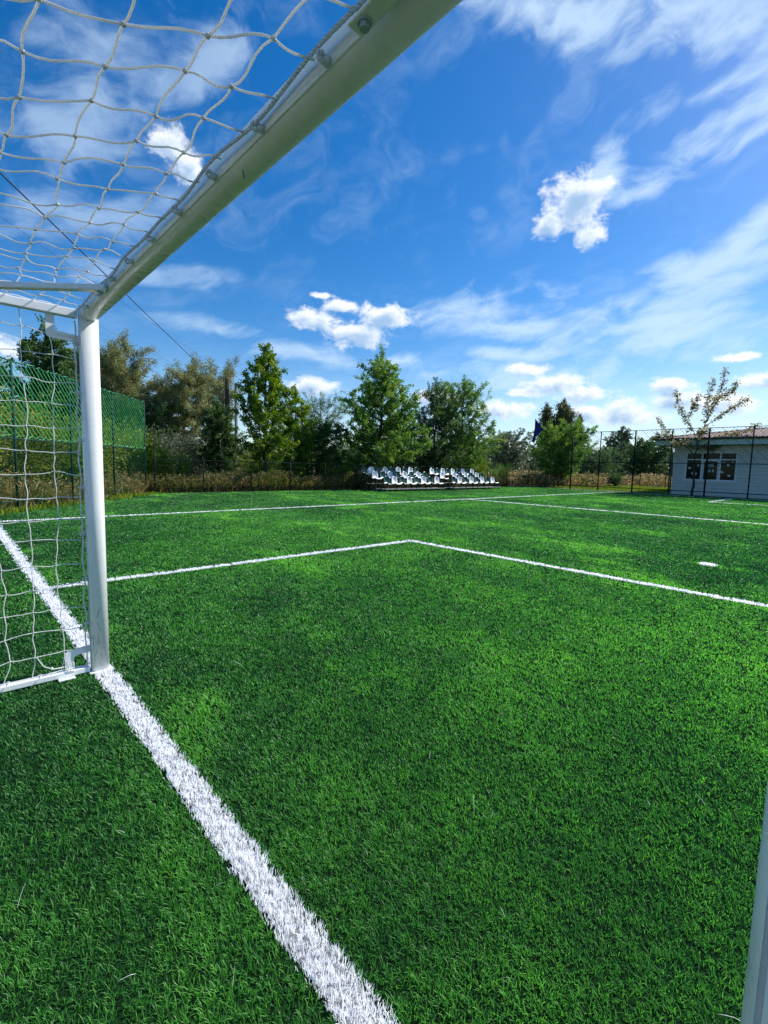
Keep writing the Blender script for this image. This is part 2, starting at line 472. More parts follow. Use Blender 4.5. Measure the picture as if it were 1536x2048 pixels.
LW = 0.10
LINES = {
    'goal_line': [(-8.4, 0.012, 11.5, 0.012)],
    'penalty_area_line': [(-2.28, 0.055, -2.28, 5.12), (-2.33, 5.07, 5.38, 5.07), (5.33, 0.055, 5.33, 5.02)],
    'touchline': [(-8.4, 0.055, -8.4, 29.7), (11.5, 0.055, 11.5, 29.7)],
    'halfway_line': [(-8.345, 14.75, 11.445, 14.75)],
    'far_penalty_area_line': [(-2.28, 24.6, -2.28, 29.6), (-2.225, 24.6, 5.28, 24.6), (5.33, 24.6, 5.33, 29.6)],
    'far_goal_line': [(-8.345, 29.65, 11.445, 29.65)],
}
SPOT = (1.52, 7.02, 0.098)
segs = [s for k in LINES for s in LINES[k]]
def on_line(x, y, pad=0.0):
    r = np.zeros(len(x), bool); h_ = LW / 2 + pad
    for (x0, y0, x1, y1) in segs:
        if x0 == x1: r |= (np.abs(x - x0) < h_) & (y > min(y0, y1) - (h_ if False else 0)) & (y < max(y0, y1))
        else: r |= (np.abs(y - y0) < h_) & (x > min(x0, x1)) & (x < max(x0, x1))
    r |= (x - SPOT[0]) ** 2 + (y - SPOT[1]) ** 2 < SPOT[2] ** 2
    return r

def vnoise(x, y, freq, seed):
    """smooth value noise in numpy"""
    r = np.random.RandomState(seed); tb = r.rand(256, 256)
    X = x * freq + 91.3; Y = y * freq + 57.7
    xi = np.floor(X).astype(int); yi = np.floor(Y).astype(int)
    fx = X - xi; fy = Y - yi; fx = fx * fx * (3 - 2 * fx); fy = fy * fy * (3 - 2 * fy)
    a = tb[xi % 256, yi % 256]; b = tb[(xi + 1) % 256, yi % 256]; c = tb[xi % 256, (yi + 1) % 256]; d = tb[(xi + 1) % 256, (yi + 1) % 256]
    return (a * (1 - fx) + b * fx) * (1 - fy) + (c * (1 - fx) + d * fx) * fy
def fbm(x, y, freq, seed, oct=4):
    s_ = 0; a = 0.5; t = 0
    for i in range(oct):
        s_ = s_ + a * vnoise(x, y, freq * 2 ** i, seed + i); t += a; a *= 0.55
    return s_ / t

def blades(x, y, rng, length, width, tint, lean=0.5, bias=(0, 0), z0=0.0, fine=None):
    """curved tapering blades rooted at x, y: 7 vertices (fine) or 5 each"""
    n = len(x)
    yaw = rng.uniform(0, 2 * PI, n)
    lx = rng.normal(0, lean, n) + bias[0]; ly = rng.normal(0, lean, n) + bias[1]
    L = length * rng.uniform(0.65, 1.15, n)
    nrm = np.sqrt(1 + lx ** 2 + ly ** 2)
    # rises, then bends over
    def pt(t):
        h_ = L * t * (1 - 0.25 * t) / np.sqrt(nrm)
        k = L * (0.35 * t + 0.65 * t * t) / nrm
        return np.stack([x + lx * k, y + ly * k, z0 + h_], 1)
    wx = np.cos(yaw) * width / 2; wy = np.sin(yaw) * width / 2
    S = np.stack([wx, wy, np.zeros(n)], 1)
    p0, p1, p2, p3 = pt(0), pt(0.45), pt(0.8), pt(1.0)
    V = np.stack([p0 - S, p0 + S, p1 - S * 0.95, p1 + S * 0.95, p2 - S * 0.7, p2 + S * 0.7, p3], 1).reshape(-1, 3)
    base = (np.arange(n) * 7)[:, None]
    Fq = np.array([0, 1, 3, 2, 2, 3, 5, 4, 4, 5, 6])
    loops = (base + Fq[None, :]).ravel()
    tot = np.tile([4, 4, 3], n)
    return V, loops, tot, np.repeat(tint, 7)

def join(parts):
    V = []; L = []; T = []; A = []; o = 0
    for v, l, t, a in parts:
        V.append(v); L.append(l + o); T.append(t); A.append(a); o += len(v)
    return np.concatenate(V), np.concatenate(L), np.concatenate(T), np.concatenate(A)

rng = np.random.RandomState(7)
RHO, DN = 40000.0, 1.35
fwd_az = math.atan2(-0.72494651, 0.68189949)
def tufted(x, y, s_, k=3, spread=0.0042):
    m_ = len(x) // k
    i = np.repeat(rng.permutation(len(x))[:m_], k)
    jx = rng.normal(0, spread, m_ * k) * s_[i]; jy = rng.normal(0, spread, m_ * k) * s_[i]
    lx = np.repeat(rng.normal(0, 0.22, m_), k); ly = np.repeat(rng.normal(0, 0.22, m_), k)
    return x[i] + jx, y[i] + jy, i, lx + jx / (s_[i] * 0.012), ly + jy / (s_[i] * 0.012)
def sample_polar(r0, r1, half, rho_mul=1.0):
    """points by distance from the viewpoint: even density near, thinning with distance (blades widen to match)"""
    pts = []
    a = half
    # even disc
    if r0 < DN:
        rr1 = min(r1, DN); n = int(RHO * rho_mul * a * (rr1 ** 2 - r0 ** 2))
        r = np.sqrt(rng.uniform(r0 ** 2, rr1 ** 2, n)); pts.append(r)
    if r1 > DN:
        q0 = max(r0, DN); n = int(RHO * rho_mul * DN ** 1.5 * 4 * a * (math.sqrt(r1) - math.sqrt(q0)))
        r = rng.uniform(math.sqrt(q0), math.sqrt(r1), n) ** 2; pts.append(r)
    r = np.concatenate(pts)
    th = fwd_az + rng.uniform(-a, a, len(r))
    return CAM[0] + r * np.sin(th), CAM[1] + r * np.cos(th), r
xs, ys, rs = sample_polar(0.35, 40.0, rad(58))
x2, y2, r2 = sample_polar(0.35, 6.0, rad(180), 0.12)
da = np.abs((np.arctan2(x2 - CAM[0], y2 - CAM[1]) - fwd_az + PI) % (2 * PI) - PI)
k2 = da > rad(58)
xs = np.concatenate([xs, x2[k2]]); ys = np.concatenate([ys, y2[k2]]); rs = np.concatenate([rs, r2[k2]])
xs, ys, ti_, tlx, tly = tufted(xs, ys, np.maximum(rs / DN, 1.0) ** 1.1); rs = rs[ti_]
keep = inside(xs, ys, TURF) & ~on_line(xs, ys, 0.002)
keep &= ~((np.abs(xs) < 0.04) & (np.abs(ys) < 0.045))
xs, ys, rs, tlx, tly = xs[keep], ys[keep], rs[keep], tlx[keep], tly[keep]
n = len(xs)
sc = np.maximum(rs / DN, 1.0)
big = fbm(xs, ys, 0.32, 11, 4); mid = fbm(xs + 0.3 * ys, ys, 1.6, 21, 4); sm = fbm(xs, ys, 9.0, 31, 3)
brush = fbm(xs * 0.35, ys * 1.1, 0.8, 41, 3)
tn = 0.45 + (big - 0.5) * 0.85 + (mid - 0.5) * 0.5 + (sm - 0.5) * 0.3 + rng.normal(0, 0.18, n)
strk = fbm(xs * 0.45 + 5, ys * 1.7 + 0.25 * xs, 0.9, 61, 4)
tn += np.clip((strk - 0.60) * 4.0, 0, 0.32) * np.clip((mid - 0.35) * 4, 0, 1)
tn = np.clip(tn, 0, 1)
lb = (brush - 0.5) * 1.6
Vt = blades(xs, ys, rng, 0.0245 * (0.95 + 0.4 * (sm - 0.5) + 0.3 * (mid - 0.5)), np.minimum(0.00155 * sc ** 1.28, 0.040), tn, 0.30, (0.05 + lb * 0.35 + tlx, -0.05 + lb * 0.6 + tly))
nz = 70
fx, fy, fr0 = sample_polar(0.7, 6.0, rad(48), 70 / (30000.0 * 1.84 * 4 * 0.84 * 1.3 + 30000 * 0.84 * 1.7))
nz = len(fx)
Vz = blades(fx, fy, rng, rng.uniform(0.02, 0.06, nz), 0.0013 * np.maximum(fr0 / 2, 1), rng.uniform(0, 0.6, nz), 2.2, (0, 0), z0=0.016)
Va = join([Vt, Vz])
to = raw_mesh('pitch_grass', *Va[:3], [M['turf'], M['line']], tint=Va[3])
mi_ = np.zeros(len(Va[2]), np.int32); mi_[len(Vt[2]):] = 1
to.data.polygons.foreach_set('material_index', mi_)
tag(to, kind='stuff', label='short green artificial grass covering the football pitch', cat='grass')

def line_fibres(name, segments, spot=None):
    parts = []
    sheets = MB()
    for (x0, y0, x1, y1) in segments:
        L = math.hypot(x1 - x0, y1 - y0)
        # pieces along the line, density by distance to the camera
        npc = max(1, int(L / 0.25))
        tx = []; ty = []; tw = []
        for i in range(npc):
            a0 = i / npc; a1 = (i + 1) / npc
            mx_ = x0 + (x1 - x0) * (a0 + a1) / 2; my_ = y0 + (y1 - y0) * (a0 + a1) / 2
            d = max(math.hypot(mx_ - CAM[0], my_ - CAM[1]), 0.5)
            s_ = max(d / DN, 1.0)
            k = max(6, int(RHO * 1.5 / s_ ** 1.45 * (L / npc) * LW))
            t = rng.uniform(a0, a1, k); o = rng.uniform(-LW / 2, LW / 2, k)
            if x0 == x1: tx.append(x0 + o); ty.append(y0 + (y1 - y0) * t)
            else: tx.append(x0 + (x1 - x0) * t); ty.append(y0 + o)
            tw.append(np.full(k, s_))
        tx = np.concatenate(tx); ty = np.concatenate(ty); tw = np.concatenate(tw)
        ok = ~((np.abs(tx) < 0.045) & (np.abs(ty) < 0.05)) & ~((np.abs(tx - 3.074) < 0.045) & (np.abs(ty) < 0.05))
        tx, ty, tw = tx[ok], ty[ok], tw[ok]
        tx, ty, i_, qx, qy = tufted(tx, ty, tw, 3, 0.003); tw = tw[i_]
        smv = fbm(tx, ty, 8.0, 77, 3)
        parts.append(blades(tx, ty, rng, 0.027 * (0.9 + 0.35 * (smv - 0.5)), np.minimum(0.0018 * tw ** 1.28, 0.040), np.clip(rng.normal(0.6, 0.25, len(tx)), 0, 1), 0.20, (-0.03 + qx * 0.5, 0.05 + qy * 0.5), z0=0.004))
        h_ = LW / 2 - 0.014
        if x0 == x1: q = [(x0 - h_, y0, 0.004), (x0 + h_, y0, 0.004), (x0 + h_, y1, 0.004), (x0 - h_, y1, 0.004)]
        else: q = [(x0, y0 - h_, 0.004), (x1, y0 - h_, 0.004), (x1, y0 + h_, 0.004), (x0, y0 + h_, 0.004)]
        sheets.add(q, [(0, 1, 2, 3)])
    if spot:
        k = 520
        r = spot[2] * np.sqrt(rng.uniform(0, 1, k)) * rng.uniform(0.85, 1.05, k); a = rng.uniform(0, 2 * PI, k)
        tx = spot[0] + r * np.cos(a); ty = spot[1] + r * np.sin(a)
        parts.append(blades(tx, ty, rng, 0.036, 0.008, np.clip(rng.normal(0.7, 0.2, k), 0, 1), 0.45, (0, 0), z0=0.004))
        q = [(spot[0] + spot[2] * math.cos(2 * PI * i / 20), spot[1] + spot[2] * math.sin(2 * PI * i / 20), 0.004) for i in range(20)]
        sheets.add(q, [tuple(range(20))])
    V, Lp, T, A = join(parts)
    sv_ = np.concatenate(sheets.v); sl = []; st = []
    for f in sheets.f: sl += [i + len(V) for i in f]; st.append(len(f))
    V = np.concatenate([V, sv_]); A = np.concatenate([A, np.zeros(len(sv_))])
    Lp = np.concatenate([Lp, np.array(sl)]); nT = len(T); T = np.concatenate([T, np.array(st)])
    o = raw_mesh(name, V, Lp, T, [M['line'], M['line_base']], tint=A)
    mi = np.zeros(len(T), np.int32); mi[nT:] = 1
    o.data.polygons.foreach_set('material_index', mi)
    tag(o, kind='structure')
for nm, ss in LINES.items(): line_fibres(nm, ss)
line_fibres('penalty_spot', [], SPOT)

# ------------------------------------------------------------------ the goal
GW, GH = 3.074, 2.04
def profile(n=36):
    """oval tube section, flat back with a raised lip on each side of the net groove. local u = outwards x, v = front(+)"""
    pts = []
    for i in range(n):
        a = 2 * PI * i / n
        u, v = math.cos(a), math.sin(a)
        p = [0.0435 * math.copysign(abs(u) ** 0.97, u), 0.050 * v]
        if p[1] < -0.0445: p[1] = -0.0445
        pts.append(p)
    return pts
PROF = profile()
def sweep(fn, mb):
    """fn(i, (u, v)) -> list of 3 rings"""
    rings = fn()
    k = len(PROF); vs = []
    for r in rings: vs += r
    f = []
    for i in range(len(rings) - 1):
        for j in range(k):
            a = i * k + j; b = i * k + (j + 1) % k
            f.append((a, b, b + k, a + k))
    f.append(tuple(range(k - 1, -1, -1))); f.append(tuple((len(rings) - 1) * k + j for j in range(k)))
    mb.add(vs, f)
goal = thing('football_goal', (GW / 2, 0, 0), 0, 'white metal goal with a white net, standing on the goal line around the viewer', 'goal')
GO = Vector((-GW / 2, 0, 0))
def gpart(mb, name, mat, parent=None, **k):
    o = mb.build(name, mat, parent or goal, **k)
    if parent is None: o.location = GO
    return o
def shade_auto(o):
    for p in o.data.polygons: p.use_smooth = len(p.vertices) < 8
for s_, X0 in ((1, 0.0), (-1, GW)):
    mb = MB()
    sweep(lambda: [[(X0 + u, v, 0.0) for u, v in PROF], [(X0 + u, v, 1.0) for u, v in PROF], [(X0 + u, v, GH - s_ * u) for u, v in PROF]], mb)
    post = gpart(mb, 'goal_post', M['white_metal'], smooth=False); shade_auto(post)
    lip = MB()
    for q in (-0.026, 0.026):
        lip.tube([(X0 + q, -0.0385, 0.05 + k_ * (GH - 0.1) / 12) for k_ in range(13)], 0.0042, 8)
        lip.build('net_groove', M['white_metal'], post, smooth=True)
    mb = MB(); mb.box((X0 - 0.05, -0.06, 0), (X0 + 0.05, 0.06, 0.012)); 
    mb.build('foot_plate', M['white_metal'], post, bevel=0.003)
    if s_ == 1:
        r_ = random.Random(3)
        for i in range(11):
            an = r_.uniform(-1.2, 0.2); z = r_.uniform(0.16, 0.36) if i < 8 else r_.uniform(0.03, 0.12)
            L = r_.uniform(0.02, 0.07); da_ = r_.uniform(-0.35, 0.35); pts = []
            for q in range(5):
                a_ = an + da_ * q / 4; u_, v_ = math.cos(a_), math.sin(a_)
                pts.append((0.0438 * math.copysign(abs(u_) ** 0.97, u_), max(-0.0447, 0.0503 * v_), z + L * q / 4))
            sc_ = MB(); sc_.tube(pts, 0.0007, 4); sc_.build('scuff_mark', M['scuff'], post)
mb = MB()
# crossbar: local u -> up, v -> front; mitred ends
sweep(lambda: [[(-u, v, GH + u) for u, v in PROF], [(GW / 2, v, GH + u) for u, v in PROF], [(GW + u, v, GH + u) for u, v in PROF]], mb)
bar = gpart(mb, 'crossbar', M['white_metal']); shade_auto(bar)
lip = MB()
for q in (-0.026, 0.026): lip.tube([(0.06 + k_ * (GW - 0.12) / 16, -0.0385, GH + q) for k_ in range(17)], 0.0040, 8)
lip.build('net_groove', M['white_metal'], bar, smooth=True)
sc_ = MB(); sc_.tube([(1.86, -0.004, GH - 0.0437), (1.885, -0.020, GH - 0.0402)], 0.0014, 4); sc_.build('scuff_mark', M['scuff'], bar)

DEPTH = 1.15
# roof arms (square tube), floor rails, back uprights, back bars
for X0 in (0.0, GW):
    a = MB(); a.box((X0 - 0.02, -DEPTH, GH - 0.035), (X0 + 0.02, -0.053, GH + 0.012)); gpart(a, 'roof_arm', M['white_metal'], bevel=0.005)
    a = MB(); a.box((X0 - 0.022, -DEPTH, 0.012), (X0 + 0.022, -0.056, 0.045)); rail = gpart(a, 'ground_rail', M['white_metal'], bevel=0.005)
    a = MB(); a.box((X0 - 0.05, -0.21, 0.004), (X0 + 0.05, -0.13, 0.012)); a.build('foot_plate', M['white_metal'], rail, bevel=0.002)
    a = MB(); a.box((X0 - 0.02, -DEPTH - 0.04, 0.012), (X0 + 0.02, -DEPTH - 0.001, GH + 0.012)); gpart(a, 'back_upright', M['white_metal'], bevel=0.005)
a = MB(); a.box((0.021, -DEPTH - 0.04, GH - 0.03), (GW - 0.021, -DEPTH - 0.002, GH + 0.008)); gpart(a, 'back_top_bar', M['white_metal'], bevel=0.005)
a = MB(); a.box((0.023, -DEPTH - 0.038, 0.014), (GW - 0.023, -DEPTH - 0.002, 0.05)); gpart(a, 'back_ground_bar', M['white_metal'], bevel=0.005)
# diagonal roof braces between the crossbar and the roof arms
for sg, X0 in ((1, 0.0), (-1, GW)):
    p0 = np.array([X0 + sg * 0.60, -0.07, GH - 0.028]); p1 = np.array([X0 + sg * 0.0, -0.72, GH - 0.060])
    b_ = MB(); d = p1 - p0; L = np.linalg.norm(d[:2]); ang = math.atan2(d[1], d[0])
    b_.box((-0.03, -0.018, -0.013), (L, 0.018, 0.013), rot=ang, at=p0)
    br = gpart(b_, 'roof_brace', M['white_metal'], bevel=0.004)
    if sg < 0: continue
    b_ = MB(); b_.box((p0[0] - 0.03, -0.060, GH - 0.052), (p0[0] + 0.03, -0.0525, GH + 0.004)); b_.box((p0[0] - 0.03, -0.085, GH - 0.046), (p0[0] + 0.03, -0.0600, GH - 0.0415)); b_.build('brace_lug', M['white_metal'], br, bevel=0.002)
    b_ = MB(); b_.tube([(p0[0], -0.072, GH - 0.062), (p0[0], -0.072, GH - 0.047)], 0.010, 6); b_.build('bolt', M['zinc'], br)
# a bolted lug on the back of the crossbar, above the viewer
lg = MB(); lg.box((2.395, -0.085, GH - 0.050), (2.53, -0.0525, GH - 0.044)); lg.box((2.45, -0.16, GH - 0.044), (2.53, -0.0525, GH - 0.004)); lug = gpart(lg, 'bar_lug', M['white_metal'], bevel=0.006)
lg = MB(); lg.tube([(2.422, -0.068, GH - 0.0505), (2.422, -0.068, GH - 0.054)], 0.0125, 16); lg.tube([(2.422, -0.068, GH - 0.054), (2.422, -0.068, GH - 0.062)], 0.009, 6); lg.build('bolt', M['zinc'], lug)
# flat L brackets between posts and arms / rails (cut plate)
def plate(poly_yz, X0, th=0.005):
    p = MB(); k = len(poly_yz)
    vs = [(X0 - th / 2, y, z) for y, z in poly_yz] + [(X0 + th / 2, y, z) for y, z in poly_yz]
    f = [tuple(range(k)), tuple(range(2 * k - 1, k - 1, -1))] + [((i + 1) % k, i, i + k, (i + 1) % k + k) for i in range(k)]
    p.add(vs, f); return p
for X0 in (0.0, GW):
    zt = GH - 0.035
    gpart(plate([(-0.195, zt), (-0.195, 1.895), (-0.185, 1.885), (-0.041, 1.875), (-0.041, 1.915), (-0.155, 1.925), (-0.155, zt)], X0), 'corner_bracket', M['white_metal'], bevel=0.001)
    gpart(plate([(-0.172, 0.045), (-0.172, 0.14), (-0.158, 0.158), (-0.041, 0.168), (-0.041, 0.128), (-0.115, 0.122), (-0.130, 0.108), (-0.130, 0.045)], X0), 'corner_bracket', M['white_metal'], bevel=0.001)

# --- net
nr = random.Random(5)
net = MB(); knots = net
RAD = 0.0025
def strand(p, q, r=RAD, amp=0.010, n_=7, sag=0.0):
    p = np.array(p, float); q = np.array(q, float); d = q - p; L = np.linalg.norm(d)
    if L < 1e-4: return
    d /= L
    a = np.cross(d, (0.3, 0.2, 0.93)); a /= np.linalg.norm(a) + 1e-9; b = np.cross(d, a)
    ph = nr.uniform(0, 2 * PI); A1 = amp * nr.uniform(0.3, 1.1) * (L / 0.12); A2 = amp * nr.uniform(-0.8, 0.8) * (L / 0.12)
    v1 = math.cos(ph) * a + math.sin(ph) * b; v2 = -math.sin(ph) * a + math.cos(ph) * b
    pts = []
    for i in range(n_):
        t = i / (n_ - 1)
        pts.append(p + d * L * t + v1 * A1 * math.sin(2 * PI * t) * 0.6 + v2 * A2 * math.sin(PI * t) + np.array([0, 0, -sag * math.sin(PI * t)]))
    net.tube(pts, r, 5, caps=False)
# roof panel
ycols = [-0.058, -0.135, -0.23, -0.345, -0.475, -0.60, -0.73, -0.86, -0.99, -1.13]
xr = [0.02]
while xr[-1] < GW - 0.12: xr.append(xr[-1] + 0.140)
roof = {}
for i, x0 in enumerate(xr):
    for j, y_ in enumerate(ycols):
        k_ = 0.58 * min(1.0, (x0 / 1.9)) * (1 if x0 < 2.4 else max(0, (GW - x0) / 0.68))
        x = x0 + k_ * (y_ + 0.058) + (nr.gauss(0, 0.010) if 0 < j < 9 and 0 < i < len(xr) - 1 else 0)
        z = GH + 0.004 - 0.028 * math.sin(PI * min(1, (-y_ - 0.05) / DEPTH)) * math.sin(PI * x0 / GW) + (nr.gauss(0, 0.006) if 0 < j < 9 else 0)
        if i == len(xr) - 1: x = GW
        if i == 0: x = 0.0; z = GH + 0.016
        if j == 0: z = GH - 0.012
        if j == 9: y_ = -DEPTH - 0.02; z = GH + 0.010
        roof[i, j] = (x, y_ + (nr.gauss(0, 0.007) if 0 < j < 9 else 0), z)
for (i, j), p in roof.items():
    if (i + 1, j) in roof and j > 0: strand(p, roof[i + 1, j], amp=0.007)
    if (i, j + 1) in roof: strand(p, roof[i, j + 1], amp=0.013)
    if 0 < j: knots.blob(p, 0.0052)
# side panels
for X0 in (0.0, GW):
    sg = 1 if X0 == 0 else -1
    yc = [-0.060, -0.178, -0.30, -0.425, -0.55, -0.675, -0.80, -0.92, -1.04, -1.15]
    zc = [0.030] + [0.158 + 0.125 * k for k in range(14)] + [1.905, 2.02]
    side = {}
    for i, y_ in enumerate(yc):
        for j, z in enumerate(zc):
            bul = 0.02 * math.sin(PI * min(1, -y_ / DEPTH)) * math.sin(PI * z / 2.04)
            x = X0 - sg * bul; yy = y_ + (0 if i in (0, 9) else nr.gauss(0, 0.007)); zz = z + (0 if j in (0, 16) else nr.gauss(0, 0.006))
            if j == 0: x = X0; yy = y_ - 0.02
            if i == 0: x = X0 + 0.008
            side[i, j] = (x, yy, zz)
    for (i, j), p in side.items():
        if (i + 1, j) in side and 0 < j < 16: strand(p, side[i + 1, j], amp=0.008)
        if (i, j + 1) in side and i > 0: strand(p, side[i, j + 1], amp=0.009)
        if i > 0 and 0 < j < 16: knots.blob(p, 0.0042, seg=5)
# back panel
xb = [k * GW / 24 for k in range(25)]; zb = [0.04 + 0.1245 * k for k in range(17)]
back = {(i, j): (x, -DEPTH - 0.045 - 0.03 * math.sin(PI * z / 2.04) - abs(nr.gauss(0, 0.006)), z + (nr.gauss(0, 0.006) if 0 < j < 16 else 0)) for i, x in enumerate(xb) for j, z in enumerate(zb)}
for (i, j), p in back.items():
    if (i + 1, j) in back: strand(p, back[i + 1, j], amp=0.007, n_=4)
    if (i, j + 1) in back: strand(p, back[i, j + 1], amp=0.007, n_=4)
# cord lashings of the net round the ground rail, and round the lower bracket
ls = net
for X0 in (0.0, GW):
    for y_ in (-0.135, -0.148, -0.16):
        ls.tube([(X0 + 0.026 * math.cos(a), y_ + 0.004 * math.sin(a * 2), 0.055 + 0.04 * math.sin(a)) for a in [k * PI / 6 for k in range(13)]], 0.002, 5, caps=False)
    for y_ in (-0.31, -0.45, -0.59, -0.73, -0.87):
        ls.tube([(X0 + 0.030 * math.cos(a), y_ + 0.03 * math.sin(a), 0.030 + 0.026 * math.sin(a)) for a in [k * PI / 6 for k in range(13)]], 0.0026, 5, caps=False)
    ls.tube([(X0, -0.06, 0.052), (X0 + 0.01, -0.2, 0.056), (X0 + 0.004, -0.34, 0.050), (X0 + 0.012, -0.5, 0.056), (X0, -0.8, 0.052), (X0, -1.1, 0.052)], 0.0024, 5)
    ls.tube([(X0, -0.30, 0.16), (X0 + 0.01, -0.27, 0.10), (X0 + 0.012, -0.23, 0.075), (X0 + 0.005, -0.17, 0.07)], 0.003, 5)
    ls.blob((X0 + 0.012, -0.235, 0.08), 0.009)
no = gpart(net, 'net', M['cord'], smooth=True)

# twisted border ropes along bar and posts
def rope(pts_fn, L, name, r=0.0027, turns=44.0):
    mb_ = MB()
    nn = int(L * turns * 5)
    for s0 in (0, PI):
        pts = []
        for i in range(nn + 1):
            t = i / nn; p, u, v = pts_fn(t)
            a_ = t * L * turns * 2 * PI + s0
            pts.append(np.array(p) + np.array(u) * r * math.cos(a_) + np.array(v) * r * math.sin(a_))
        mb_.tube(pts, r * 0.95, 5)
    return gpart(mb_, name, M['cord'], smooth=True)
def wob(t, a=0.006, f=11): return a * math.sin(t * f * PI) * math.sin(t * 7.3)
rope(lambda t: ((0.02 + t * (GW - 0.04), -0.064 + wob(t), GH - 0.010 + wob(t, 0.005, 13)), (0, 1, 0), (0, 0, 1)), GW, 'border_rope')
for X0 in (0.0, GW):
    sg = 1 if X0 == 0 else -1
    rope(lambda t: ((X0 + 0.010 + wob(t, .004, 9), -0.066 + wob(t, 0.006, 17), 0.05 + t * 1.94), (0, 1, 0), (1, 0, 0)), 1.95, 'border_rope', r=0.0026)
# net clips: hooked plastic ring on a small button
def clip_mesh():
    c = MB()
    c.tube([(0, 0.012, 0), (0, 0.0, 0), (0, -0.006, 0)], [0.012, 0.0115, 0.007], 10)
    ring = [(0.0, -0.012 + 0.011 * math.cos(2 * PI * i / 10), 0.011 * math.sin(2 * PI * i / 10)) for i in range(11)]
    c.tube(ring, 0.0040, 6, caps=False)
    c.tube([(0.010, -0.012, 0.006), (-0.010, -0.014, 0.004)], 0.0045, 6)
    return c
c0 = gpart(clip_mesh(), 'net_clip', M['cord'], smooth=True)
first = True
def put_clip(x, y, z, ry=0.0):
    global first
    if first: o = c0; first = False
    else: o = c0.copy(); COL.objects.link(o); o.parent = goal
    o.scale = (0.8, 0.8, 0.8)
    o.location = (x - GW / 2, y, z); o.rotation_euler = (nr.uniform(-0.3, 0.3), ry, nr.uniform(-0.2, 0.2))
for k in range(12):
    x = 0.245 + 0.2555 * k
    if x < GW - 0.1: put_clip(x, -0.055, GH - 0.026)
for X0 in (0.0, GW):
    for k in range(7): put_clip(X0 + (0.008 if X0 else 0), -0.058, 0.30 + 0.262 * k, PI / 2)

# ------------------------------------------------------------------ fences
def rod(mb_, p, q, r):
    """triangular wire"""
    p = np.array(p, float); q = np.array(q, float); d = q - p; L = np.linalg.norm(d)
    if L < 1e-5: return
    d /= L; a = np.cross(d, (0.1, 0.2, 0.97)); a /= np.linalg.norm(a); b = np.cross(d, a)
    vs = []
    for e in (p, q):
        for k in range(3): vs.append(e + r * (math.cos(k * 2.094) * a + math.sin(k * 2.094) * b))
    mb_.add(vs, [(0, 1, 4, 3), (1, 2, 5, 4), (2, 0, 3, 5)])
def lattice(mb_, P, Q, z0, z1, step, r, rise=1.0, both=True, step2=None):
    """diagonal wires in the upright panel P-Q; rise = horizontal run per unit height"""
    P = np.array(P, float); Q = np.array(Q, float); L = np.linalg.norm(Q - P); u = (Q - P) / L; H = z1 - z0
    for sgn in ((1, -1) if both else (1,)):
        st = step if sgn == 1 or not step2 else step2
        s0 = -H * rise; k = 0
        while s0 + k * st < L:
            a = s0 + k * st; b = a + H * rise; k += 1
            a_, b_, za, zb_ = a, b, z0, z1
            if a_ < 0: za = z0 + (0 - a_) / rise; a_ = 0
            if b_ > L: zb_ = z1 - (b_ - L) / rise; b_ = L
            if zb_ <= za: continue
            if sgn == -1: za, zb_ = z1 - (za - z0), z1 - (zb_ - z0)
            p = P + u * a_; q = P + u * b_
            rod(mb_, (p[0], p[1], za), (q[0], q[1], zb_), r)
TF = [(-16.49, 5.07), (-14.53, 3.53), (-12.61, 2.02), (-10.81, 0.61), (-9.0, -0.82), (-7.1, -2.3)]
ft = thing('corner_fence', (-12.6, 2.02, 0), 0, 'tall dark green fence across the pitch corner with a bright green ball net above', 'fence')
off = Vector((12.6, -2.02, 0))
def fpart(mb_, root, o_, name, mat, **k):
    o = mb_.build(name, mat, root, **k); o.location = o_; return o
HT = 3.45
for (x, y) in TF:
    p = MB(); p.tube([(x, y, -0.02), (x, y, HT)], 0.028, 8); fpart(p, ft, off, 'fence_post', M['fence_green'], smooth=True)
for z, r_ in ((HT - 0.02, 0.014), (1.67, 0.018), (0.22, 0.022)):
    p = MB()
    for a, b in zip(TF[:-1], TF[1:]): p.tube([(a[0], a[1], z), (b[0], b[1], z)], r_, 6)
    fpart(p, ft, off, 'rail', M['fence_green'])
p = MB(); lattice(p, TF[0], TF[-1], 0.05, 1.66, 0.12, 0.0018, 1.0); fpart(p, ft, off, 'chain_link', M['mesh_green'])
p = MB(); r_ = random.Random(2)
lattice(p, TF[0], TF[-1], 1.72, HT, 0.17, 0.0085, 1.05, both=False)
P_ = np.array(TF[0]); Q_ = np.array(TF[-1])
q = MB(); lattice(q, TF[0], TF[-1], 1.72, HT, 0.45, 0.003, 0.35, both=False)
p2_ = p
for z in (1.72, HT):
    pts = []
    L_ = np.linalg.norm(Q_ - P_); nn = int(L_ / 0.08)
    for i in range(nn + 1):
        t = i / nn; a = P_ + (Q_ - P_) * t
        pts.append((a[0] + r_.gauss(0, 0.012), a[1] + r_.gauss(0, 0.012), z + r_.gauss(0, 0.02)))
    p2_.tube(pts, 0.009, 4)
p2_.v += q.v; p2_.f += [tuple(i + p2_.n for i in f) for f in q.f]; p2_.n += q.n; p2_.mi += q.mi
fpart(p2_, ft, off, 'ball_net', M['net_green'])

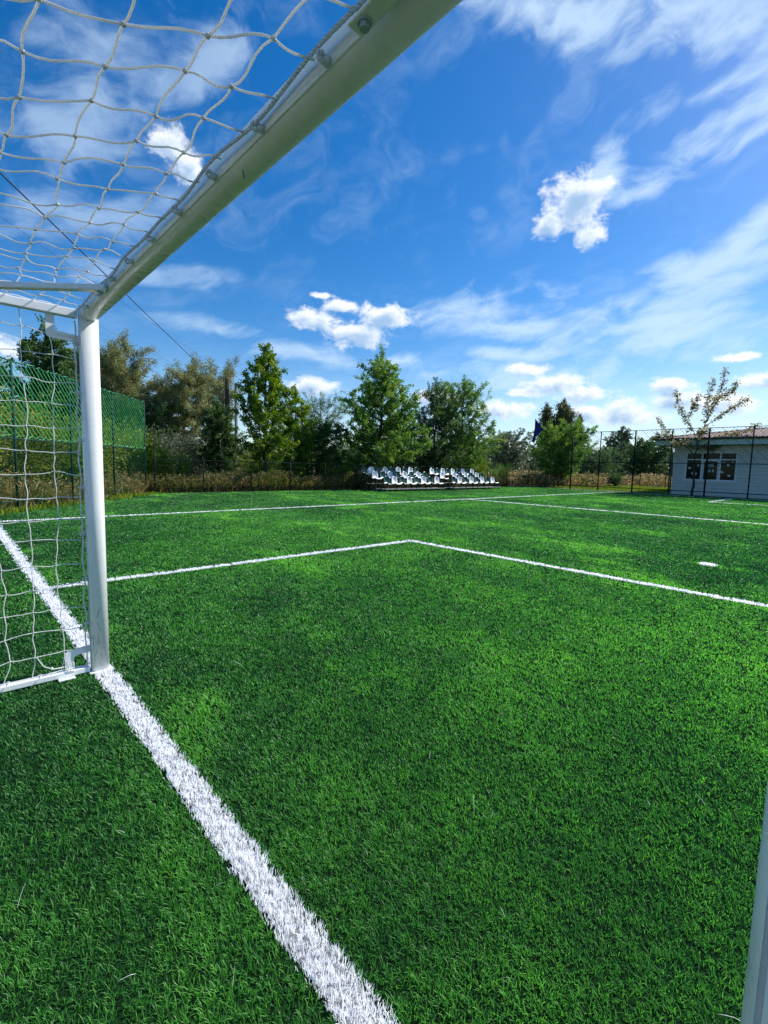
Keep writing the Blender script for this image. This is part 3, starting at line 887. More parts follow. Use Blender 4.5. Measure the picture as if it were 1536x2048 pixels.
# right tall fence
RF = [(-13.9, 31.75)] + [(-11.75, 30.95), (-9.85, 30.9), (-7.72, 30.85), (-5.68, 30.8), (-3.85, 30.8), (-1.87, 30.8), (0.1, 30.8), (2.1, 30.8), (4.1, 30.8), (6.1, 30.8)]
fr = thing('end_fence', (-5.68, 30.8, 0), 0, 'tall dark green mesh fence along the far end, in front of the pale building', 'fence')
off = Vector((5.68, -30.8, 0)); HR = 3.87
for i, (x, y) in enumerate(RF[1:]):
    p = MB(); p.tube([(x, y, -0.02), (x, y, HR)], 0.045 if i in (0, 2, 4) else 0.034, 8); fpart(p, fr, off, 'fence_post', M['fence_black'], smooth=True)
for z, r_, a0 in ((HR - 0.02, 0.018, 1), (1.86, 0.024, 0), (0.26, 0.022, 0)):
    p = MB()
    for a, b in zip(RF[a0:-1], RF[a0 + 1:]): p.tube([(a[0], a[1], z), (b[0], b[1], z)], r_, 6)
    fpart(p, fr, off, 'rail', M['fence_black'])
p = MB(); lattice(p, RF[1], RF[-1], 1.9, HR - 0.03, 0.17, 0.0085, 0.9, both=True, step2=0.51); fpart(p, fr, off, 'upper_mesh', M['end_mesh'])
p = MB()
for i in range(int(18.1 / 0.11)):
    x = RF[1][0] + i * 0.11; rod(p, (x, 30.87, 0.05), (x, 30.87, 1.86), 0.0028)
for k in range(9): rod(p, (RF[1][0], 30.87, 0.08 + 0.2 * k), (6.1, 30.8, 0.08 + 0.2 * k), 0.003)
fpart(p, fr, off, 'lower_mesh', M['end_mesh'])

# low fence along the touchline
LF = [(-16.2, 5.32), (-16.15, 7.2), (-16.1, 9.3), (-16.1, 11.3), (-16.1, 13.3), (-16.1, 15.3), (-16.1, 17.3), (-16.1, 19.3), (-16.1, 21.3), (-16.1, 23.3), (-16.1, 25.3), (-16.05, 27.3), (-15.7, 29.2), (-15.0, 31.0), (-14.3, 32.3)]
fl = thing('side_fence', (-16.1, 15.3, 0), 0, 'low dark mesh fence along the far touchline behind the spectator stands', 'fence')
off = Vector((16.1, -15.3, 0)); HL = 1.29
for (x, y) in LF:
    p = MB(); p.tube([(x, y, -0.02), (x, y, HL + 0.05 + (0.42 if y < 6 else 0))], 0.026, 8); fpart(p, fl, off, 'fence_post', M['fence_black'], smooth=True)
for z, r_ in ((HL, 0.018), (0.17, 0.02)):
    p = MB()
    for a, b in zip(LF[:-1], LF[1:]): p.tube([(a[0], a[1], z), (b[0], b[1], z)], r_, 6)
    fpart(p, fl, off, 'rail', M['fence_black'])
p = MB()
for a, b in zip(LF[:-1], LF[1:]):
    a = np.array(a); b = np.array(b); L = np.linalg.norm(b - a)
    for i in range(int(L / 0.1)):
        c_ = a + (b - a) * i * 0.1 / L; rod(p, (c_[0], c_[1], 0.04), (c_[0], c_[1], HL), 0.0028)
    for k in range(6): rod(p, (a[0], a[1], 0.08 + 0.2 * k), (b[0], b[1], 0.08 + 0.2 * k), 0.0028)
fpart(p, fl, off, 'mesh', M['fence_black'])

# small field fence of sticks beyond the pitch
ff = thing('field_fence', (-10, 43, 0), 0, 'low rough stake fence in front of the dry corn beyond the pitch', 'fence')
for i in range(9):
    x = -17 + i * 1.9; p = MB(); p.tube([(x + 10, 0.3 * math.sin(i * 2.1), -0.02), (x + 10 + 0.03, 0.3 * math.sin(i * 2.1), 1.25 + 0.1 * math.sin(i * 5))], 0.035, 6); p.build('stake', M['wood_pole'], ff)
p = MB()
for z in (0.45, 1.05): p.tube([(-7 + 1.9 * i, 0.3 * math.sin(i * 2.1), z) for i in range(9)], 0.008, 4)
p.build('wire', M['wood_pole'], ff)

# ------------------------------------------------------------------ spectator stands
def seat_mesh():
    """moulded bucket seat, opening towards +x, origin at the pan's underside centre"""
    prof = [(-0.175, 0.40), (-0.185, 0.36), (-0.175, 0.24), (-0.150, 0.12), (-0.105, 0.035), (-0.02, 0.015), (0.10, 0.030), (0.185, 0.045), (0.215, 0.030), (0.222, 0.0)]
    wid = [0.13, 0.17, 0.195, 0.205, 0.21, 0.215, 0.215, 0.21, 0.20, 0.19]
    nu = 8; th = 0.014; V = []; F = []
    for side in (0, 1):
        for (x, z), w_ in zip(prof, wid):
            for j in range(nu + 1):
                s_ = -1 + 2 * j / nu
                cup = 0.055 * s_ ** 2 * (1 if z > 0.1 else 0.55)
                V.append((x + (cup if z > 0.1 else 0) - (th if side and z > 0.1 else 0), s_ * w_, z + (cup * 0.8 if z <= 0.1 else 0) - (th if side and z <= 0.12 else 0) - (0.035 * abs(s_) ** 3 if z > 0.38 else 0)))
    n0 = len(prof) * (nu + 1)
    for i in range(len(prof) - 1):
        for j in range(nu):
            a = i * (nu + 1) + j
            F.append((a, a + 1, a + nu + 2, a + nu + 1)); F.append((n0 + a + nu + 1, n0 + a + nu + 2, n0 + a + 1, n0 + a))
    for j in range(nu):
        F.append((j + 1, j, n0 + j, n0 + j + 1)); b = (len(prof) - 1) * (nu + 1) + j; F.append((b, b + 1, n0 + b + 1, n0 + b))
    for i in range(len(prof) - 1):
        a = i * (nu + 1); F.append((a, a + nu + 1, n0 + a + nu + 1, n0 + a)); a += nu; F.append((a + nu + 1, a, n0 + a, n0 + a + nu + 1))
    mb_ = MB(); mb_.add(V, F); return mb_
protos = {}
def stand(y0, y1, rows, label):
    t = thing('spectator_stand', (-14.3, (y0 + y1) / 2, 0), 0, label, 'grandstand', 'spectator stands by the side fence')
    oy = (y0 + y1) / 2; fr_ = MB(); L = y1 - y0
    XR = [(-13.72, 0.36), (-14.42, 0.60), (-15.12, 0.82)]
    nfr = 5
    for i in range(nfr):
        y = y0 + L * i / (nfr - 1) - oy
        for (x, h_) in XR:
            for dx_ in (-0.16, 0.2):
                fr_.box((x + 14.3 + dx_ - 0.02, y - 0.02, 0), (x + 14.3 + dx_ + 0.02, y + 0.02, h_ - 0.03))
            fr_.box((x + 14.3 - 0.19, y - 0.018, h_ - 0.07), (x + 14.3 + 0.23, y + 0.018, h_ - 0.031))
        fr_.box((-1.05, y - 0.015, 0.02), (0.75, y + 0.015, 0.055))
    for (x, h_) in XR:
        for dx_ in (-0.10, 0.12): fr_.box((x + 14.3 + dx_ - 0.018, y0 - oy - 0.03, h_ - 0.029), (x + 14.3 + dx_ + 0.018, y1 - oy + 0.03, h_ - 0.001))
    fr_.build('frame', M['steel_dark'], t)
    for (x, h_) in ((-14.05, 0.13), (-14.75, 0.37)):
        b_ = MB(); b_.box((x + 14.3 - 0.13, y0 - oy - 0.05, h_ - 0.03), (x + 14.3 + 0.13, y1 - oy + 0.05, h_)); b_.build('footboard', M['board_grey'], t, bevel=0.004)
    b_ = MB(); b_.box((0.80, y0 - oy - 0.02, 0.115), (0.84, y1 - oy + 0.02, 0.15)); b_.build('front_rail', M['board_grey'], t)
    rj = random.Random(int(y0 * 10))
    for (ri, ystart, sp, pat) in rows:
        x, h_ = XR[ri]
        for k, ch in enumerate(pat):
            if ch == '_': continue
            if ch not in protos:
                s_ = seat_mesh().build('seat', M['seat_white'] if ch == 'W' else M['seat_green'], t, smooth=True); protos[ch] = s_
            else:
                s_ = protos[ch].copy(); COL.objects.link(s_); s_.parent = t
            s_['label'] = 'white plastic bucket seat' if ch == 'W' else 'dark green plastic bucket seat'
            s_.location = (x + 14.3, ystart + sp * k - oy, h_); s_.rotation_euler = (0, rj.gauss(0, 0.02), rj.gauss(0, 0.03))
stand(15.05, 19.55, [(0, 15.42, 0.545, 'DWDWDWDW'), (1, 15.25, 0.54, 'WDWDWDWD'), (2, 15.15, 0.49, 'DWDWDWDWD')], 'nearer stand with three rows of white and green seats, left of the gap')
stand(20.35, 24.95, [(0, 20.72, 0.56, 'DWDWDWDW'), (1, 20.54, 0.56, 'W_WDWDWD'), (2, 20.42, 0.49, 'WDWDWDWDW')], 'farther stand with three rows of white and green seats, right of the gap')

# ------------------------------------------------------------------ building
bd = thing('pale_building', (-5.9, 32.2, 0), 0, 'single storey pale block building with brown tiled roof behind the end fence', 'building')
BX0, BX1, BY1 = 0.0, 15.0, 9.0
w0, w1, z0, z1 = 0.62, 3.20, 0.86, 2.58
mbw = MB()
# front wall built round the window opening, wall thickness 0.3
mbw.box((BX0, 0, -0.05), (w0, 0.3, 2.95)); mbw.box((w1, 0, -0.05), (6.2, 0.3, 2.95)); mbw.box((w0, 0, -0.05), (w1, 0.3, z0)); mbw.box((w0, 0, z1), (w1, 0.3, 2.95))
mbw.box((6.2, 0, -0.05), (BX1, 0.3, 2.95)); mbw.box((BX0, 0.3, -0.05), (BX0 + 0.3, BY1, 2.95)); mbw.box((BX1 - 0.3, 0.3, -0.05), (BX1, BY1, 2.95)); mbw.box((BX0 + .3, BY1 - 0.3, -0.05), (BX1 - .3, BY1, 2.95))
mbw.build('wall', M['wall'], bd)
ev = MB(); ev.box((-0.85, -0.85, 2.951), (BX1 + 0.85, BY1 + 0.85, 3.34)); ev.build('eave', M['eave'], bd)
# hipped roof with raised tile ribs
rf = MB(); e0, e1, f0, f1 = -0.98, BX1 + 0.98, -0.98, BY1 + 0.98; hh = (f1 - f0) / 2; rz_ = 3.345; slope = 0.165
rp = [(e0, f0, rz_), (e1, f0, rz_), (e1, f1, rz_), (e0, f1, rz_), (e0 + hh, f0 + hh, rz_ + hh * slope), (e1 - hh, f0 + hh, rz_ + hh * slope)]
rf.add(rp, [(0, 1, 5, 4), (1, 2, 5), (2, 3, 4, 5), (3, 0, 4), (3, 2, 1, 0)])
x = e0 + 0.12
while x < e1 - 0.1:
    d_ = min(hh, x - e0, e1 - x)
    rf.tube([(x, f0 - 0.02, rz_ + 0.01), (x, f0 + d_, rz_ + d_ * slope + 0.01)], 0.045, 5); x += 0.26
y = f0 + 0.12
while y < f1 - 0.1:
    d_ = min(hh, y - f0, f1 - y)
    rf.tube([(e0 - 0.02, y, rz_ + 0.01), (e0 + d_, y, rz_ + d_ * slope + 0.01)], 0.045, 5); y += 0.26
for a, b in ((0, 4), (1, 5), (4, 5), (3, 4), (2, 5)): rf.tube([rp[a], rp[b]], 0.07, 6)
rf.build('roof', M['roof'], bd)
gt = MB(); gt.tube([(e0 - 0.05, f0 - 0.05, 3.30), (e1 + .05, f0 - 0.05, 3.30)], 0.055, 8); gt.tube([(e0 - 0.05, f0 - 0.05, 3.30), (e0 - 0.05, f1, 3.30)], 0.055, 8)
gt.build('gutter', M['gutter'], bd)
dp = MB(); dp.tube([(-0.45, -0.5, 2.95), (-0.45, -0.45, 2.78), (-0.06, -0.07, 2.52), (-0.06, -0.07, 0.1)], 0.04, 8); dp.build('downpipe', M['gutter'], bd)
wn = MB(); fr_w = 0.09
wn.box((w0, 0.05, z0), (w1, 0.12, z0 + fr_w)); wn.box((w0, 0.05, z1 - fr_w), (w1, 0.12, z1)); wn.box((w0, 0.05, z0 + fr_w), (w0 + fr_w, 0.12, z1 - fr_w)); wn.box((w1 - fr_w, 0.05, z0 + fr_w), (w1, 0.12, z1 - fr_w))
m1, m2 = w0 + 0.86, w0 + 1.76; zt = 2.12
for mm in (m1, m2): wn.box((mm - 0.045, 0.052, z0 + fr_w), (mm + 0.045, 0.118, zt - 0.035)); wn.box((mm - 0.04, 0.052, zt + 0.035), (mm + 0.04, 0.118, z1 - fr_w))
wn.box((w0 + fr_w, 0.052, zt - 0.035), (w1 - fr_w, 0.118, zt + 0.035))
wn.box((m1 + 0.055, 0.055, z0 + fr_w), (m1 + 0.115, 0.11, zt - 0.035)); wn.box((m2 - 0.115, 0.055, z0 + fr_w), (m2 - 0.055, 0.11, zt - 0.035)); wn.box((m1 + 0.115, 0.055, zt - 0.095), (m2 - 0.115, 0.11, zt - 0.035))
win = wn.build('window', M['pvc'], bd)
gl = MB(); gl.box((w0 + 0.03, 0.075, z0 + 0.03), (w1 - 0.03, 0.095, z1 - 0.03)); gl.build('pane', M['glass'], win)
sl_ = MB(); sl_.box((w0 - 0.08, -0.06, z0 - 0.04), (w1 + 0.08, 0.05, z0 - 0.002)); sl_.build('sill', M['pvc'], win)
pr = random.Random(8)
def cutout(cx, cz, s_, mat='paper', k=7, asp=1.0):
    a0 = pr.uniform(0, 6); pts = [(cx + s_ * pr.uniform(0.6, 1.1) * math.cos(a0 + 2 * PI * i / k), cz + asp * s_ * pr.uniform(0.6, 1.1) * math.sin(a0 + 2 * PI * i / k)) for i in range(k)]
    p_ = MB(); p_.add([(x, 0.068, z) for x, z in pts] + [(x, 0.072, z) for x, z in pts], [tuple(range(k)), tuple(range(2 * k - 1, k - 1, -1))] + [((i + 1) % k, i, i + k, (i + 1) % k + k) for i in range(k)])
    p_.build('paper_cutout', M[mat], win)
for cx, cz, s_ in ((0.86, 1.62, 0.10), (1.30, 1.78, 0.07), (1.04, 1.30, 0.08), (1.22, 1.28, 0.075), (0.9, 1.0, 0.05), (2.78, 1.80, 0.11), (2.50, 1.40, 0.10), (2.85, 1.22, 0.09), (2.98, 1.98, 0.05), (2.56, 1.98, 0.05)):
    cutout(cx, cz, s_)
cutout(1.94, 1.78, 0.17, 'paper2', 10, 0.8); cutout(1.88, 1.46, 0.06, 'paper', 7, 1.8); cutout(2.06, 1.46, 0.06, 'paper', 7, 1.8)

# ------------------------------------------------------------------ utility poles, cables, flag
up = thing('utility_pole', (-30.0, 14.6, 0), 0, 'dark square timber utility pole, the plain one of the pair among the trees', 'utility pole')
p = MB(); p.tube([(0, 0, -0.1), (0.03, 0, 7.2)], [0.19, 0.15], 6); p.build('pole', M['wood_pole'], up)
up2 = thing('utility_pole', (-29.6, 15.1, 0), 0, 'pale concrete utility pole with two short crossarms beside the dark pole', 'utility pole')
p = MB(); p.tube([(0, 0, -0.1), (-0.02, 0, 6.95)], [0.15, 0.10], 6); p.build('pole', M['concrete'], up2)
for z, L in ((6.75, 1.1), (5.75, 0.9)):
    p = MB(); p.box((0, -0.04, z - 0.03), (L * 0.7, 0.04, z + 0.03), rot=rad(45)); a_ = p.build('crossarm', M['concrete'], up2)
    p = MB(); p.tube([(L * 0.45, L * 0.45, z + 0.03), (L * 0.45, L * 0.45, z + 0.24)], 0.03, 6); p.tube([(L * 0.1, L * 0.1, z + 0.03), (L * 0.1, L * 0.1, z + 0.4)], 0.02, 6); p.build('insulator', M['concrete'], a_)
def cable(P, Q, r, sag, label, ext=1.0):
    P = np.array(P); Q = np.array(Q); mb_ = MB(); pts = []
    for i in range(41):
        t = i / 40 * ext
        a = P + (Q - P) * t; pts.append((a[0], a[1], a[2] - sag * math.sin(PI * i / 40)))
    mb_.tube(pts, r, 6); o = mb_.build('overhead_cable', M['cable'], smooth=True); tag(o, label, 'cable', 'overhead cables'); return o
cable((-34.0, 15.6, 7.6), (-10.9, 0.6, 7.5), 0.016, 0.0, 'thick black overhead cable crossing the sky above the goal corner', 1.6)
cable((-29.2, 15.3, 6.9), (-9.0, -4.0, 8.4), 0.004, 0.25, 'upper thin grey wire running from the concrete pole towards the corner fence', 1.5)
cable((-29.2, 15.3, 5.9), (-9.0, -4.6, 6.9), 0.004, 0.25, 'lower thin grey wire running from the concrete pole towards the corner fence', 1.5)

fg = thing('flag', (-14.1, 29.95, 0), 0, 'dark violet blue flag hanging limp in front of the round bushy tree', 'flag')
p = MB(); p.tube([(0, 0, -0.02), (0, 0, 4.84)], 0.015, 6); p.build('flagpole', M['fence_black'], fg)
fb = MB(); N1, N2 = 10, 14; V = []
for s_ in (0, 1):
    for j in range(N2 + 1):
        t = j / N2
        wl = 0.06 + (0.58 * (t / 0.42) if t < 0.42 else 0.58 - 0.42 * min(1, (t - 0.42) / 0.3)) if t < 1 else 0.10
        left = -0.16 * t ** 1.5
        for i in range(N1 + 1):
            u = i / N1
            V.append((left * 0.7 + u * wl * 0.72, left * 0.7 + u * wl * 0.72 + 0.05 * math.sin(u * 9 + t * 3) + s_ * 0.006, 4.81 - 1.62 * t + 0.04 * math.sin(u * 5)))
n0 = (N1 + 1) * (N2 + 1); F = []
for j in range(N2):
    for i in range(N1):
        a = j * (N1 + 1) + i; F.append((a, a + 1, a + N1 + 2, a + N1 + 1)); F.append((n0 + a + N1 + 1, n0 + a + N1 + 2, n0 + a + 1, n0 + a))
fb.add(V, F); fb.build('cloth', M['flag'], fg, smooth=True)

# ------------------------------------------------------------------ plants
def leaf_cloud(pts, dirs, size, rng_, tint, droop=0.3, aspect=0.5, flat=0.5):
    """one folded diamond leaf per point, pointing roughly along dirs"""
    n = len(pts)
    d = dirs + rng_.normal(0, 0.55, (n, 3)); d[:, 2] -= droop
    d /= np.linalg.norm(d, axis=1)[:, None] + 1e-9
    a = rng_.normal(0, 1, (n, 3)); a[:, 2] *= flat
    s_ = np.cross(d, a); s_ /= np.linalg.norm(s_, axis=1)[:, None] + 1e-9
    nm = np.cross(d, s_)
    L = (size * rng_.uniform(0.6, 1.3, n))[:, None]; Wd = L * aspect * 0.5
    p0 = pts; p1 = pts + d * L * 0.5 + s_ * Wd + nm * L * 0.08; p2 = pts + d * L - nm * L * 0.12; p3 = pts + d * L * 0.5 - s_ * Wd + nm * L * 0.08
    V = np.stack([p0, p1, p2, p3], 1).reshape(-1, 3)
    base = (np.arange(n) * 4)[:, None]
    loops = (base + np.array([0, 1, 2, 0, 2, 3])[None]).ravel()
    return V, loops, np.full(2 * n, 3), np.repeat(tint, 4)

def prof_fn(style, t):
    if style == 'cone': return max(0.12, (min(1, t / 0.12)) ** 0.5 * (1 - t ** 1.6) ** 0.8)
    if style == 'egg': return max(0.16, (min(1, t / 0.22)) ** 0.5 * (1 - t ** 2.8) ** 0.8)
    if style == 'round': return max(0.15, math.sqrt(max(0, 1 - (2 * t - 0.95) ** 2)))
    if style == 'fan': return max(0.2, 0.45 + 0.75 * t - 0.9 * max(0, t - 0.75) * 2)
    if style == 'poplar': return max(0.15, math.sin(PI * min(1, t * 0.9 + 0.1)) ** 0.5)
    return 1
def tree(name, x, y, H, R, style, leaf, bark, nleaf, size, seed, label, cat='tree', group=None, clear=0.12, nb=26, trunks=1, up=0.5,
         aspect=0.5, droop=0.3, spread=1.0, twl=0.45, trunk_r=None, wind=(0, 0), kind='tree', tufts=1.0):
    r = random.Random(seed); rn = np.random.RandomState(seed)
    R *= 1.25; nleaf = int(nleaf * 2.2); size *= 0.88; twl *= 1.3; nb = int(nb * 1.25)
    t = thing(name, (x, y, 0), 0, label, cat, group)
    wood = MB(); P = []; Dr = []; Tt = []
    tr = trunk_r or 0.018 * H
    for k in range(trunks):
        az = 2 * PI * (k / max(1, trunks)) + r.uniform(0, 1); lean = 0.0 if trunks == 1 else R * r.uniform(0.35, 0.6)
        hk = H * (1 if k == 0 else r.uniform(0.8, 0.98)) * (0.88 if style in ('round', 'fan') else 1)
        n_ = 8; tp = []
        for i in range(n_ + 1):
            s_ = i / n_
            tp.append((math.cos(az) * lean * s_ + r.gauss(0, 0.012 * H) * s_ * (1 - s_) * 2 + wind[0] * s_, math.sin(az) * lean * s_ + r.gauss(0, 0.012 * H) * s_ * (1 - s_) * 2 + wind[1] * s_, -0.03 + (hk * 0.96) * s_))
        rr = [max(0.008, tr / math.sqrt(trunks) * (1 - s_ * 0.93)) for s_ in [i / n_ for i in range(n_ + 1)]]
        rr[0] *= 1.35
        wood.tube(tp, rr, 7)
        def trunk_at(s_):
            f_ = min(n_ - 1e-6, max(0, s_ * n_)); i = int(f_); u = f_ - i
            return np.array(tp[i]) * (1 - u) + np.array(tp[i + 1]) * u
        nbk = nb // trunks
        for b in range(nbk + 1):
            s_ = clear + (1 - clear) * (b + r.uniform(0, 0.8)) / (nbk + 1)
            s_ = min(0.99, s_)
            tt = (s_ - clear) / (1 - clear)
            L = R * prof_fn(style, tt) * r.uniform(0.70, 1.10) * (1 if trunks == 1 else 0.80)
            if r.random() < 0.12: L *= 0.6
            ang = b * 2.399 + r.uniform(-0.5, 0.5) + k
            base = trunk_at(s_ * 0.93)
            el = up * (0.45 + 0.8 * tt) + r.uniform(-0.15, 0.15)
            bp = []; nn = 5
            for i in range(nn + 1):
                u = i / nn
                bp.append(base + np.array([math.cos(ang) * L * u * math.cos(el * 0.6), math.sin(ang) * L * u * math.cos(el * 0.6), L * u * math.sin(el) * (0.6 + 0.6 * u)]) + np.array([r.gauss(0, 0.03), r.gauss(0, 0.03), r.gauss(0, 0.03)]) * L * u)
            wood.tube(bp, [max(0.004, tr * 0.34 * (1 - 0.8 * i / nn) * (1 - 0.6 * tt)) for i in range(nn + 1)], 5)
            ntw = max(3, int(L * 9 * tufts))
            for w_ in range(ntw):
                u = 0.18 + 0.82 * (w_ + r.random()) / ntw
                f_ = min(nn - 1e-6, u * nn); i = int(f_); fr__ = f_ - i
                q0 = bp[i] * (1 - fr__) + bp[i + 1] * fr__
                bd_ = bp[min(i + 1, nn)] - bp[i]; bd_ /= np.linalg.norm(bd_) + 1e-9
                td = bd_ * 0.55 + np.array([r.gauss(0, 0.6), r.gauss(0, 0.6), r.gauss(0.15, 0.5)]); td /= np.linalg.norm(td)
                tl = twl * r.uniform(0.4, 1.1) * spread
                P.append((q0, td, tl)); Tt.append(r.gauss(0, 0.14) + (0.12 if tt > 0.5 else 0))
        # leading shoots at the top
        for w_ in range(6):
            td = np.array([r.gauss(0, 0.28), r.gauss(0, 0.28), 1.0]); td /= np.linalg.norm(td)
            P.append((np.array(tp[-1]) - np.array([0, 0, 0.05 * w_ * H * 0.3]), td, twl * r.uniform(0.6, 1.2))); Tt.append(0.1)
    wood.build('trunk', M[bark], t)
    # twigs carry the leaves; twigs not modelled in wood where they are a few pixels
    per = max(2, int(nleaf / max(1, len(P))))
    q0 = np.array([p[0] for p in P]); td = np.array([p[1] for p in P]); tl = np.array([p[2] for p in P]); tt_ = np.array(Tt)
    nT = len(P)
    u = rn.uniform(0.1, 1.0, (nT, per))
    sag_ = -droop * 0.35 * (u ** 2) * tl[:, None]
    pts = q0[:, None, :] + td[:, None, :] * (tl[:, None] * u)[..., None]
    pts[..., 2] += sag_
    pts += rn.normal(0, (0.055 if twl < 0.8 else 0.12) * spread, pts.shape)
    dirs = np.repeat(td[:, None, :], per, 1)
    tint = 0.42 + tt_[:, None] + rn.normal(0, 0.17, (nT, per))
    V, l_, T_, A = leaf_cloud(pts.reshape(-1, 3), dirs.reshape(-1, 3), size, rn, np.clip(tint.ravel(), 0, 1), droop, aspect)
    V[:, 2] = np.maximum(V[:, 2], 0.03)
    raw_mesh('crown', V, l_, T_, M[leaf], tint=A, parent=t)
    return t

FT = 'trees behind the side fence'
tree('maple_tree', -16.95, 10.45, 6.75, 1.18, 'egg', 'lf_bright', 'bark', 12000, 0.105, 1, 'slender bright yellow green tree with one straight trunk just right of the utility poles', group=FT, clear=0.17, nb=34, up=0.8, droop=0.5, aspect=0.7)
tree('young_tree', -17.9, 12.7, 5.0, 1.05, 'egg', 'lf_bright', 'bark', 6000, 0.10, 2, 'short bright green tree tucked against the right side of the slender tree', group=FT, clear=0.15, nb=22, up=0.7, droop=0.4, aspect=0.7)
tree('acacia_tree', -22.2, 17.3, 6.5, 1.75, 'round', 'lf_feather', 'bark', 15000, 0.075, 3, 'feathery grey green tree between the slender tree and the broad tallest one', group=FT, clear=0.12, nb=34, up=0.8, aspect=0.35, droop=0.6)
tree('linden_tree', -16.75, 17.6, 7.85, 2.5, 'cone', 'lf_mid', 'bark', 26000, 0.105, 4, 'tallest broad dark green tree standing right behind the nearer seats', group=FT, clear=0.10, nb=60, up=0.55, aspect=0.7, droop=0.45)
tree('ash_tree', -16.95, 22.6, 6.75, 1.75, 'egg', 'lf_dark', 'bark', 17000, 0.105, 5, 'dark tree behind the gap between the two stands', group=FT, clear=0.08, nb=40, up=0.85, aspect=0.5, droop=0.4)
tree('walnut_tree', -16.9, 25.3, 7.4, 2.25, 'egg', 'lf_mid', 'bark', 19000, 0.115, 6, 'open tree with upright leafy shoots behind the farther stand', group=FT, clear=0.08, nb=46, up=0.95, aspect=0.45, droop=0.45)
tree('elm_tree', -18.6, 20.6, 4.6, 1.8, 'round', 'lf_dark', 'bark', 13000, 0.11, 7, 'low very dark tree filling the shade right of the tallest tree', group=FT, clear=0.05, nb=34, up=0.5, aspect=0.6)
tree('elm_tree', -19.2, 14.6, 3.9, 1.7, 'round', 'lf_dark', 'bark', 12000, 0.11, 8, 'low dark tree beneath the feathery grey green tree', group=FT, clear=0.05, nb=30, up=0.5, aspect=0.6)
tree('elm_tree', -18.4, 28.2, 4.4, 1.7, 'round', 'lf_mid', 'bark', 10000, 0.11, 9, 'low yellowish green tree right of the farther stand', group=FT, clear=0.05, nb=30, up=0.6, aspect=0.6)
tree('bushy_tree', -14.4, 34.6, 5.8, 2.15, 'round', 'lf_mid', 'bark', 20000, 0.11, 10, 'round bushy green tree with a forked trunk beside the violet flag', group=FT, clear=0.16, nb=48, trunks=3, up=0.6, aspect=0.55, trunk_r=0.16)
# willows and dark trees on the left
WT = 'willows beyond the side fence'
tree('willow_tree', -34.0, 8.3, 10.6, 2.5, 'round', 'lf_willow', 'bark_pale', 46000, 0.17, 21, 'tall grey olive willow, the one nearest the goal post', group=WT, clear=0.12, nb=46, trunks=3, up=0.85, aspect=0.28, droop=0.5, twl=0.75)
tree('willow_tree', -34.3, 5.6, 9.8, 2.2, 'round', 'lf_willow', 'bark_pale', 36000, 0.17, 22, 'grey olive willow half hidden behind the goal post', group=WT, clear=0.12, nb=40, trunks=2, up=0.85, aspect=0.28, droop=0.5, twl=0.75)
tree('willow_tree', -31.2, 11.2, 9.3, 2.0, 'round', 'lf_willow', 'bark_pale', 38000, 0.16, 23, 'middle grey olive willow of the group, with a rounded top', group=WT, clear=0.12, nb=42, trunks=2, up=0.8, aspect=0.28, droop=0.5, twl=0.7)
tree('willow_tree', -33.7, 15.1, 9.6, 1.7, 'fan', 'lf_willow', 'bark_pale', 15000, 0.15, 24, 'thin open willow with airy branches just left of the utility poles', group=WT, clear=0.42, nb=26, trunks=2, up=0.9, aspect=0.28, droop=0.5, twl=0.7)
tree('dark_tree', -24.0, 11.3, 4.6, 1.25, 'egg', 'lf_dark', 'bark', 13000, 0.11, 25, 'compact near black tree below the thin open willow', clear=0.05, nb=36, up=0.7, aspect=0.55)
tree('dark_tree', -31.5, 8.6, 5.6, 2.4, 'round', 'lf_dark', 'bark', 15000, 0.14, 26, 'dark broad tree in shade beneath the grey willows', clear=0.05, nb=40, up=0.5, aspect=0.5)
tree('walnut_tree', -20.8, 2.7, 6.6, 1.35, 'egg', 'lf_dark', 'bark', 12000, 0.13, 27, 'dark leafy tree seen through the goal net above the corner fence', clear=0.2, nb=36, up=0.8, aspect=0.55)
tree('walnut_tree', -22.9, 0.4, 6.0, 1.5, 'egg', 'lf_dark', 'bark', 12000, 0.13, 28, 'dark leafy tree at the left picture edge above the corner fence', clear=0.2, nb=36, up=0.8, aspect=0.55)
# background right
FB = 'distant trees beyond the field'
tree('poplar_tree', -39.6, 79.4, 13.4, 1.35, 'poplar', 'lf_poplar', 'bark_pale', 6000, 0.34, 31, 'left poplar of the tight cluster rising behind the bushy tree', group='distant poplars', clear=0.08, nb=50, up=1.25, aspect=0.5, twl=0.8)
tree('poplar_tree', -36.9, 80.1, 13.9, 1.9, 'poplar', 'lf_poplar', 'bark_pale', 9000, 0.34, 32, 'thickest and tallest poplar of the cluster behind the bushy tree', group='distant poplars', clear=0.08, nb=64, up=1.25, aspect=0.5, twl=0.8)
tree('poplar_tree', -34.2, 80.9, 11.0, 0.8, 'poplar', 'lf_poplar', 'bark_pale', 3500, 0.32, 33, 'short thin poplar at the right of the cluster behind the bushy tree', group='distant poplars', clear=0.08, nb=36, up=1.25, aspect=0.5, twl=0.7)
tree('background_tree', -15.3, 56.5, 5.3, 2.3, 'round', 'lf_dark', 'bark', 12000, 0.17, 34, 'very dark round tree just left of the pale building', group=FB, clear=0.05, nb=40, up=0.6, aspect=0.6)
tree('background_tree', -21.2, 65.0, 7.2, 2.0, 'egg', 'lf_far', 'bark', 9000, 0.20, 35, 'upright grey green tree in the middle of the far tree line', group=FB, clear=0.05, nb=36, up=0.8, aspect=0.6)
tree('background_tree', -29.5, 51.0, 6.6, 2.8, 'round', 'lf_far', 'bark', 11000, 0.18, 36, 'pale hazy green tree between the farther stand and the flag', group=FB, clear=0.05, nb=40, up=0.6, aspect=0.5)
